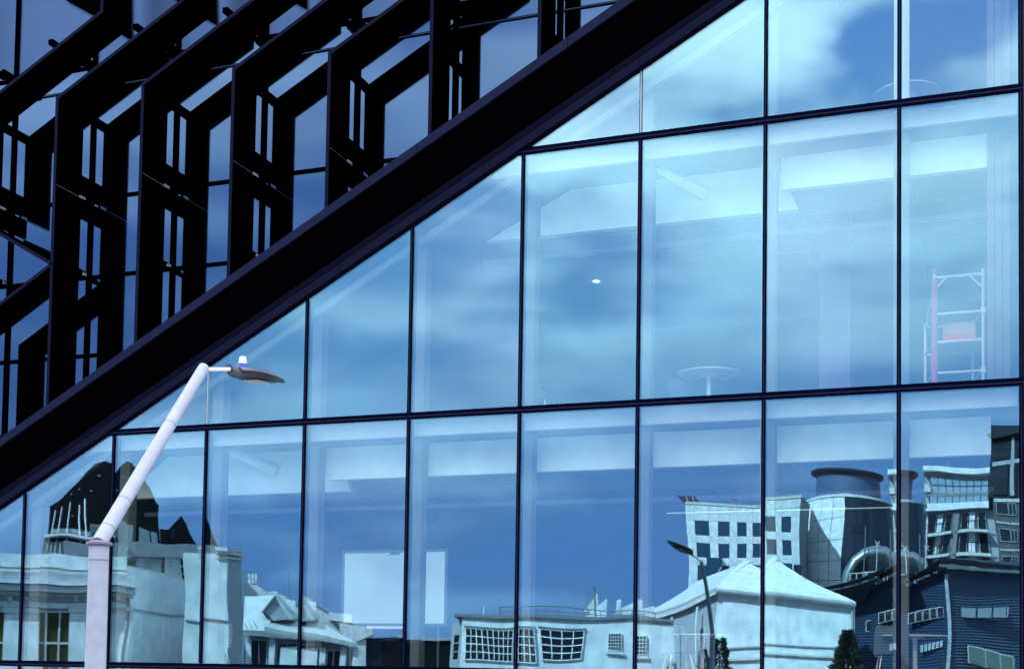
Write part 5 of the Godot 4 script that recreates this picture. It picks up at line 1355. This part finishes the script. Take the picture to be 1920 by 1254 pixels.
func round_drum() -> void:
	var b := thing("round_drum", "big round building, pale panels left and dark glass right, mirrored at the right", "building", Vector3(-13.139, GROUND, 139.344), 3.051)
	drum(b, "facade_panel", M.white, 0.547, -7.2, 7.3, 0, 21.963, 0.15, 1.55, 7, 9, 0.03)
	drum(b, "glazed_panel", M.drum_glass, 0.547, -7.2, 7.3, 0, 21.963, -1.55, 0.15, 8, 6, 0.03)
	lathe(b, "roof", M.cream, [[7.4, 0.0], [7.4, 0.25], [6.6, 0.45], [0.0, 0.5]], Vector3(0.547, 21.963, -7.2), 48)
	lathe(b, "inner_wall", M.slate, [[7.1, 0.0], [7.1, 21.963]], Vector3(0.547, 0, -7.2), 40)
	lathe(b, "upper_drum", M.drum_blue, [[5.1, 0.4], [5.1, 3.474]], Vector3(0.356, 21.963, -7.2), 48)
	lathe(b, "upper_roof", M.slate, [[5.1, 3.424], [5.9, 3.874], [5.9, 4.174], [4.6, 4.424], [0.0, 4.574]], Vector3(0.356, 21.963, -7.2), 48)
	bb(b, "window", M.win, 0.12, 0.654, 17.594, 18.412, -0.2, 0.15)
	bb(b, "window", M.win, -0.637, -0.105, 17.586, 18.403, -0.2, 0.15)
	bb(b, "window", M.win, -1.393, -0.862, 17.578, 18.394, -0.2, 0.15)
	bb(b, "window", M.win, 0.111, 0.645, 14.514, 15.331, -0.2, 0.15)
	bb(b, "window", M.win, -0.645, -0.114, 14.51, 15.326, -0.2, 0.15)
	bb(b, "window", M.win, -1.4, -0.87, 14.506, 15.321, -0.2, 0.15)
	tube(b, "roof_railing", M.cream, [Vector3(3.906, 22.151, -1), Vector3(1.593, 22.492, -1), Vector3(-3.005, 22.283, -2), Vector3(-2.95, 22.027, -4)], [0.07], 8)

func apartment_tower() -> void:
	var b := thing("apartment_tower", "cream apartment tower with balconies and glazed top floors, mirrored at the right edge", "building", Vector3(-2.437, GROUND, 163.954), 3.122)
	bb(b, "core", M.grey_and_shade, -6.113, 5.58, 0, 28.693, -14, -0.8)
	bb(b, "roof_slab", M.white, -6.122, 5.883, 28.889, 29.67, -12, 0.8)
	plate(b, "roof_lip", M.grey, Vector3(5.882, 29.098, 0.8), Vector3(5.039, 28.239, -0.4), Vector3(-6.16, 27.87, -0.4), Vector3(-6.122, 28.68, 0.8), 0.1)
	window(b, -6.149, 25.938, -0.2, 10.919, 2.406, 9, 2, M.slate, M.sky_glass, 0.12)
	bb(b, "floor_band", M.grey, -6.131, 5.368, 25.543, 26.04, -0.8, 0.3)
	window(b, -6.132, 24.41, 0.2, 11.152, 1.3, 9, 1, M.slate, M.sky_glass, 0.12)
	bb(b, "floor_band", M.white, -6.106, 5.962, 23.492, 24.482, -0.8, 0.9)
	bb(b, "ledge", M.cream, 4.747, 5.711, 26.093, 27.096, -0.8, 0.6)
	bb(b, "side_pier", M.white, 5.269, 6.078, 0, 23.741, -0.8, 0)
	bb(b, "floor_slab", M.cream, 1.017, 5.43, 20.078, 20.433, -0.8, 1)
	window(b, 3.984, 20.602, -0.5, 1.142, 2.466, 1, 1, M.cream, M.win, 0.05)
	bb(b, "wall_panel", M.white, 2.845, 3.718, 20.569, 23.145, -0.8, -0.3)
	window(b, 1.198, 20.55, -0.5, 1.128, 2.453, 1, 1, M.cream, M.win, 0.05)
	bb(b, "baluster", M.dark, 5.187, 5.258, 20.476, 21.617, 0.88, 0.95)
	bb(b, "baluster", M.dark, 4.717, 4.787, 20.467, 21.607, 0.88, 0.95)
	bb(b, "baluster", M.dark, 4.247, 4.317, 20.458, 21.598, 0.88, 0.95)
	bb(b, "baluster", M.dark, 3.778, 3.848, 20.45, 21.588, 0.88, 0.95)
	bb(b, "baluster", M.dark, 3.31, 3.38, 20.441, 21.578, 0.88, 0.95)
	bb(b, "baluster", M.dark, 2.843, 2.912, 20.432, 21.568, 0.88, 0.95)
	bb(b, "baluster", M.dark, 2.377, 2.446, 20.423, 21.559, 0.88, 0.95)
	bb(b, "baluster", M.dark, 1.911, 1.98, 20.415, 21.549, 0.88, 0.95)
	bb(b, "baluster", M.dark, 1.446, 1.515, 20.406, 21.539, 0.88, 0.95)
	bb(b, "handrail", M.dark, 1.102, 5.344, 21.549, 21.677, 0.86, 1)
	bb(b, "floor_slab", M.cream, -4.503, -0.182, 19.978, 20.329, -0.8, 1)
	window(b, -1.644, 20.497, -0.5, 1.114, 2.44, 1, 1, M.cream, M.win, 0.05)
	bb(b, "wall_panel", M.white, -2.753, -1.902, 20.464, 23.013, -0.8, -0.3)
	window(b, -4.372, 20.446, -0.5, 1.101, 2.427, 1, 1, M.cream, M.win, 0.05)
	bb(b, "baluster", M.dark, -0.422, -0.354, 20.371, 21.5, 0.88, 0.95)
	bb(b, "baluster", M.dark, -0.882, -0.815, 20.362, 21.491, 0.88, 0.95)
	bb(b, "baluster", M.dark, -1.342, -1.275, 20.354, 21.481, 0.88, 0.95)
	bb(b, "baluster", M.dark, -1.801, -1.734, 20.345, 21.471, 0.88, 0.95)
	bb(b, "baluster", M.dark, -2.259, -2.193, 20.337, 21.462, 0.88, 0.95)
	bb(b, "baluster", M.dark, -2.717, -2.651, 20.328, 21.452, 0.88, 0.95)
	bb(b, "baluster", M.dark, -3.174, -3.108, 20.32, 21.443, 0.88, 0.95)
	bb(b, "baluster", M.dark, -3.629, -3.564, 20.311, 21.433, 0.88, 0.95)
	bb(b, "baluster", M.dark, -4.084, -4.019, 20.303, 21.424, 0.88, 0.95)
	bb(b, "handrail", M.dark, -4.422, -0.269, 21.433, 21.559, 0.86, 1)
	bb(b, "pier", M.grey, -0.097, 1.02, 20.11, 23.163, -0.8, 0.2)
	bb(b, "floor_slab", M.cream, 1.018, 5.428, 17.17, 17.524, -0.8, 1)
	window(b, 3.982, 17.665, -0.5, 1.141, 2.456, 1, 1, M.cream, M.win, 0.05)
	bb(b, "wall_panel", M.white, 2.845, 3.717, 17.638, 20.211, -0.8, -0.3)
	window(b, 1.199, 17.628, -0.5, 1.127, 2.443, 1, 1, M.cream, M.win, 0.05)
	bb(b, "baluster", M.dark, 5.185, 5.256, 17.555, 18.694, 0.88, 0.95)
	bb(b, "baluster", M.dark, 4.715, 4.785, 17.549, 18.687, 0.88, 0.95)
	bb(b, "baluster", M.dark, 4.246, 4.316, 17.543, 18.68, 0.88, 0.95)
	bb(b, "baluster", M.dark, 3.777, 3.847, 17.536, 18.673, 0.88, 0.95)
	bb(b, "baluster", M.dark, 3.31, 3.379, 17.53, 18.666, 0.88, 0.95)
	bb(b, "baluster", M.dark, 2.843, 2.912, 17.524, 18.658, 0.88, 0.95)
	bb(b, "baluster", M.dark, 2.377, 2.446, 17.518, 18.651, 0.88, 0.95)
	bb(b, "baluster", M.dark, 1.911, 1.98, 17.512, 18.644, 0.88, 0.95)
	bb(b, "baluster", M.dark, 1.447, 1.516, 17.506, 18.637, 0.88, 0.95)
	bb(b, "handrail", M.dark, 1.103, 5.342, 18.638, 18.765, 0.86, 1)
	bb(b, "floor_slab", M.cream, -4.498, -0.18, 17.1, 17.451, -0.8, 1)
	window(b, -1.641, 17.591, -0.5, 1.113, 2.43, 1, 1, M.cream, M.win, 0.05)
	bb(b, "wall_panel", M.white, -2.749, -1.899, 17.564, 20.11, -0.8, -0.3)
	window(b, -4.366, 17.555, -0.5, 1.1, 2.417, 1, 1, M.cream, M.win, 0.05)
	bb(b, "baluster", M.dark, -0.419, -0.352, 17.481, 18.608, 0.88, 0.95)
	bb(b, "baluster", M.dark, -0.88, -0.812, 17.475, 18.601, 0.88, 0.95)
	bb(b, "baluster", M.dark, -1.339, -1.272, 17.469, 18.594, 0.88, 0.95)
	bb(b, "baluster", M.dark, -1.798, -1.731, 17.463, 18.587, 0.88, 0.95)
	bb(b, "baluster", M.dark, -2.256, -2.189, 17.457, 18.58, 0.88, 0.95)
	bb(b, "baluster", M.dark, -2.713, -2.647, 17.451, 18.573, 0.88, 0.95)
	bb(b, "baluster", M.dark, -3.169, -3.103, 17.445, 18.566, 0.88, 0.95)
	bb(b, "baluster", M.dark, -3.625, -3.559, 17.439, 18.559, 0.88, 0.95)
	bb(b, "baluster", M.dark, -4.079, -4.014, 17.433, 18.552, 0.88, 0.95)
	bb(b, "handrail", M.dark, -4.417, -0.267, 18.553, 18.679, 0.86, 1)
	bb(b, "pier", M.grey, -0.095, 1.021, 17.203, 20.251, -0.8, 0.2)
	bb(b, "balcony_box", M.win_pale, 2.829, 3.436, 17.691, 18.828, 0.3, 0.7)
	bb(b, "floor_slab", M.cream, 1.019, 5.425, 14.266, 14.62, -0.8, 1)
	window(b, 3.981, 14.732, -0.5, 1.14, 2.446, 1, 1, M.cream, M.win, 0.05)
	bb(b, "wall_panel", M.white, 2.845, 3.716, 14.713, 17.281, -0.8, -0.3)
	window(b, 1.2, 14.711, -0.5, 1.126, 2.433, 1, 1, M.cream, M.win, 0.05)
	bb(b, "baluster", M.dark, 5.183, 5.253, 14.639, 15.776, 0.88, 0.95)
	bb(b, "baluster", M.dark, 4.713, 4.783, 14.635, 15.772, 0.88, 0.95)
	bb(b, "baluster", M.dark, 4.244, 4.314, 14.632, 15.767, 0.88, 0.95)
	bb(b, "baluster", M.dark, 3.776, 3.846, 14.628, 15.762, 0.88, 0.95)
	bb(b, "baluster", M.dark, 3.309, 3.378, 14.624, 15.758, 0.88, 0.95)
	bb(b, "baluster", M.dark, 2.842, 2.912, 14.621, 15.753, 0.88, 0.95)
	bb(b, "baluster", M.dark, 2.377, 2.446, 14.617, 15.749, 0.88, 0.95)
	bb(b, "baluster", M.dark, 1.912, 1.981, 14.614, 15.744, 0.88, 0.95)
	bb(b, "baluster", M.dark, 1.448, 1.516, 14.61, 15.739, 0.88, 0.95)
	bb(b, "handrail", M.dark, 1.104, 5.339, 15.731, 15.859, 0.86, 1)
	bb(b, "floor_slab", M.cream, -4.492, -0.178, 14.227, 14.577, -0.8, 1)
	window(b, -1.638, 14.689, -0.5, 1.112, 2.42, 1, 1, M.cream, M.win, 0.05)
	bb(b, "wall_panel", M.white, -2.745, -1.895, 14.669, 17.211, -0.8, -0.3)
	window(b, -4.361, 14.668, -0.5, 1.099, 2.407, 1, 1, M.cream, M.win, 0.05)
	bb(b, "baluster", M.dark, -0.417, -0.35, 14.595, 15.721, 0.88, 0.95)
	bb(b, "baluster", M.dark, -0.877, -0.81, 14.592, 15.716, 0.88, 0.95)
	bb(b, "baluster", M.dark, -1.336, -1.269, 14.588, 15.712, 0.88, 0.95)
	bb(b, "baluster", M.dark, -1.795, -1.728, 14.585, 15.707, 0.88, 0.95)
	bb(b, "baluster", M.dark, -2.252, -2.186, 14.581, 15.703, 0.88, 0.95)
	bb(b, "baluster", M.dark, -2.709, -2.643, 14.578, 15.698, 0.88, 0.95)
	bb(b, "baluster", M.dark, -3.165, -3.099, 14.574, 15.694, 0.88, 0.95)
	bb(b, "baluster", M.dark, -3.62, -3.554, 14.571, 15.689, 0.88, 0.95)
	bb(b, "baluster", M.dark, -4.074, -4.009, 14.567, 15.685, 0.88, 0.95)
	bb(b, "handrail", M.dark, -4.411, -0.264, 15.677, 15.803, 0.86, 1)
	bb(b, "pier", M.grey, -0.093, 1.022, 14.302, 17.345, -0.8, 0.2)
	bb(b, "floor_slab", M.cream, 1.02, 5.423, 11.367, 11.72, -0.8, 1)
	window(b, 3.98, 11.805, -0.5, 1.139, 2.435, 1, 1, M.cream, M.win, 0.05)
	bb(b, "wall_panel", M.white, 2.844, 3.715, 11.792, 14.356, -0.8, -0.3)
	window(b, 1.201, 11.798, -0.5, 1.125, 2.423, 1, 1, M.cream, M.win, 0.05)
	bb(b, "baluster", M.dark, 5.18, 5.251, 11.727, 12.863, 0.88, 0.95)
	bb(b, "baluster", M.dark, 4.711, 4.781, 11.726, 12.861, 0.88, 0.95)
	bb(b, "baluster", M.dark, 4.243, 4.313, 11.725, 12.859, 0.88, 0.95)
	bb(b, "baluster", M.dark, 3.775, 3.845, 11.724, 12.857, 0.88, 0.95)
	bb(b, "baluster", M.dark, 3.308, 3.377, 11.723, 12.855, 0.88, 0.95)
	bb(b, "baluster", M.dark, 2.842, 2.911, 11.722, 12.853, 0.88, 0.95)
	bb(b, "baluster", M.dark, 2.377, 2.445, 11.721, 12.851, 0.88, 0.95)
	bb(b, "baluster", M.dark, 1.912, 1.981, 11.72, 12.849, 0.88, 0.95)
	bb(b, "baluster", M.dark, 1.448, 1.517, 11.719, 12.846, 0.88, 0.95)
	bb(b, "handrail", M.dark, 1.105, 5.337, 12.83, 12.957, 0.86, 1)
	bb(b, "floor_slab", M.cream, -4.487, -0.176, 11.358, 11.707, -0.8, 1)
	window(b, -1.635, 11.792, -0.5, 1.112, 2.41, 1, 1, M.cream, M.win, 0.05)
	bb(b, "wall_panel", M.white, -2.741, -1.892, 11.779, 14.317, -0.8, -0.3)
	window(b, -4.356, 11.786, -0.5, 1.098, 2.397, 1, 1, M.cream, M.win, 0.05)
	bb(b, "baluster", M.dark, -0.415, -0.348, 11.715, 12.838, 0.88, 0.95)
	bb(b, "baluster", M.dark, -0.875, -0.807, 11.714, 12.836, 0.88, 0.95)
	bb(b, "baluster", M.dark, -1.333, -1.267, 11.712, 12.834, 0.88, 0.95)
	bb(b, "baluster", M.dark, -1.791, -1.725, 11.711, 12.832, 0.88, 0.95)
	bb(b, "baluster", M.dark, -2.248, -2.182, 11.71, 12.83, 0.88, 0.95)
	bb(b, "baluster", M.dark, -2.705, -2.639, 11.709, 12.828, 0.88, 0.95)
	bb(b, "baluster", M.dark, -3.16, -3.095, 11.708, 12.826, 0.88, 0.95)
	bb(b, "baluster", M.dark, -3.615, -3.55, 11.707, 12.824, 0.88, 0.95)
	bb(b, "baluster", M.dark, -4.069, -4.004, 11.706, 12.822, 0.88, 0.95)
	bb(b, "handrail", M.dark, -4.406, -0.262, 12.806, 12.932, 0.86, 1)
	bb(b, "pier", M.grey, -0.091, 1.023, 11.405, 14.443, -0.8, 0.2)
	tube(b, "mast", M.grey, [Vector3(1.555, 30.09, -2), Vector3(1.555, 30.813, -2)], [0.2], 8)

func brown_tower() -> void:
	var b := thing("brown_tower", "grey brown tower with large dark windows, mirrored at the right edge beside the apartments", "building", Vector3(2.502, GROUND, 109.981), 3.152)
	bb(b, "wall", M.brown, -7.686, -0.034, 0, 18.072, -12, 0)
	bb(b, "dark_crown", M.slate, -7.752, 0.42, 18.138, 24.996, -11, 0.3)
	plate(b, "crown_edge", M.slate, Vector3(0.77, 24.21, 1), Vector3(-7.749, 25.523, 1), Vector3(-7.746, 24.943, 1), Vector3(0.187, 23.786, 1), 1.2)
	bb(b, "crown_frame", M.grey_and_shade, -7.756, 0.191, 21.429, 21.82, 0.3, 0.5)
	prism(b, "crown_frame", M.grey_and_shade, PackedVector2Array([Vector2(-1.618, 23.884), Vector2(-1.965, 23.867), Vector2(-2.352, 18.301), Vector2(-1.891, 18.316)]), 0.3, 0.5)
	window(b, -1.556, 22.034, 0.38, 1.51, 1.552, 1, 1, M.slate, M.win, 0.1)
	window(b, -1.546, 18.491, 0.38, 1.505, 2.916, 1, 2, M.slate, M.win, 0.1)
	window(b, -2.485, 18.478, 0.38, 0.554, 4.991, 2, 2, M.slate, M.win, 0.1)
	bb(b, "pale_band", M.cream, -7.756, -0.151, 17.751, 18.142, 0, 0.2)
	window(b, -1.603, 16.516, 0.03, 1.219, 1.169, 1, 1, M.grey, M.win, 0.1)
	window(b, -2.474, 16.515, 0.03, 0.813, 1.107, 2, 1, M.grey, M.win, 0.1)
	bb(b, "floor_band", M.grey_and_shade, -7.751, -0.146, 15.615, 15.81, 0, 0.1)
	window(b, -1.596, 14.01, 0.03, 1.218, 1.158, 1, 1, M.grey, M.win, 0.1)
	window(b, -2.466, 14.009, 0.03, 0.812, 1.111, 2, 1, M.grey, M.win, 0.1)
	bb(b, "floor_band", M.grey_and_shade, -7.738, -0.141, 13.13, 13.324, 0, 0.1)
	window(b, -1.589, 11.509, 0.03, 1.217, 1.146, 1, 1, M.grey, M.win, 0.1)
	window(b, -2.458, 11.508, 0.03, 0.811, 1.115, 2, 1, M.grey, M.win, 0.1)
	bb(b, "floor_band", M.grey_and_shade, -7.725, -0.135, 10.649, 10.843, 0, 0.1)
	window(b, -1.582, 9.012, 0.03, 1.215, 1.135, 1, 1, M.grey, M.win, 0.1)
	window(b, -2.45, 9.012, 0.03, 0.81, 1.119, 2, 1, M.grey, M.win, 0.1)
	bb(b, "floor_band", M.grey_and_shade, -7.712, -0.129, 8.173, 8.367, 0, 0.1)

func greenery() -> void:
	shrub(thing("conifer", "dense dark conifer with a pointed top, mirrored in front of the white hall", "tree", Vector3(-3.451, GROUND, 29.302)), 3.009, 2, 4600, 3, 0.8)
	shrub(thing("shrub", "ragged dark bush at the foot of the reflected lamp", "shrub", Vector3(-7.148, GROUND, 25.818)), 2.744, 1.35, 3200, 4, 0.4)
	shrub(thing("shrub", "small dark bush left of the reflected lamp", "shrub", Vector3(-7.798, GROUND, 25.58)), 2.409, 1, 2200, 5, 0.4)
	shrub(thing("shrub", "lowest tuft of dark leaves before the hall windows", "shrub", Vector3(-9.1, GROUND, 25.103)), 1.92, 0.8, 700, 6, 0.3)
	shrub(thing("shrub", "reddish dark bush before the ribbed shed", "shrub", Vector3(-0.906, GROUND, 45.143)), 2.681, 0.7, 700, 8, 0.4)
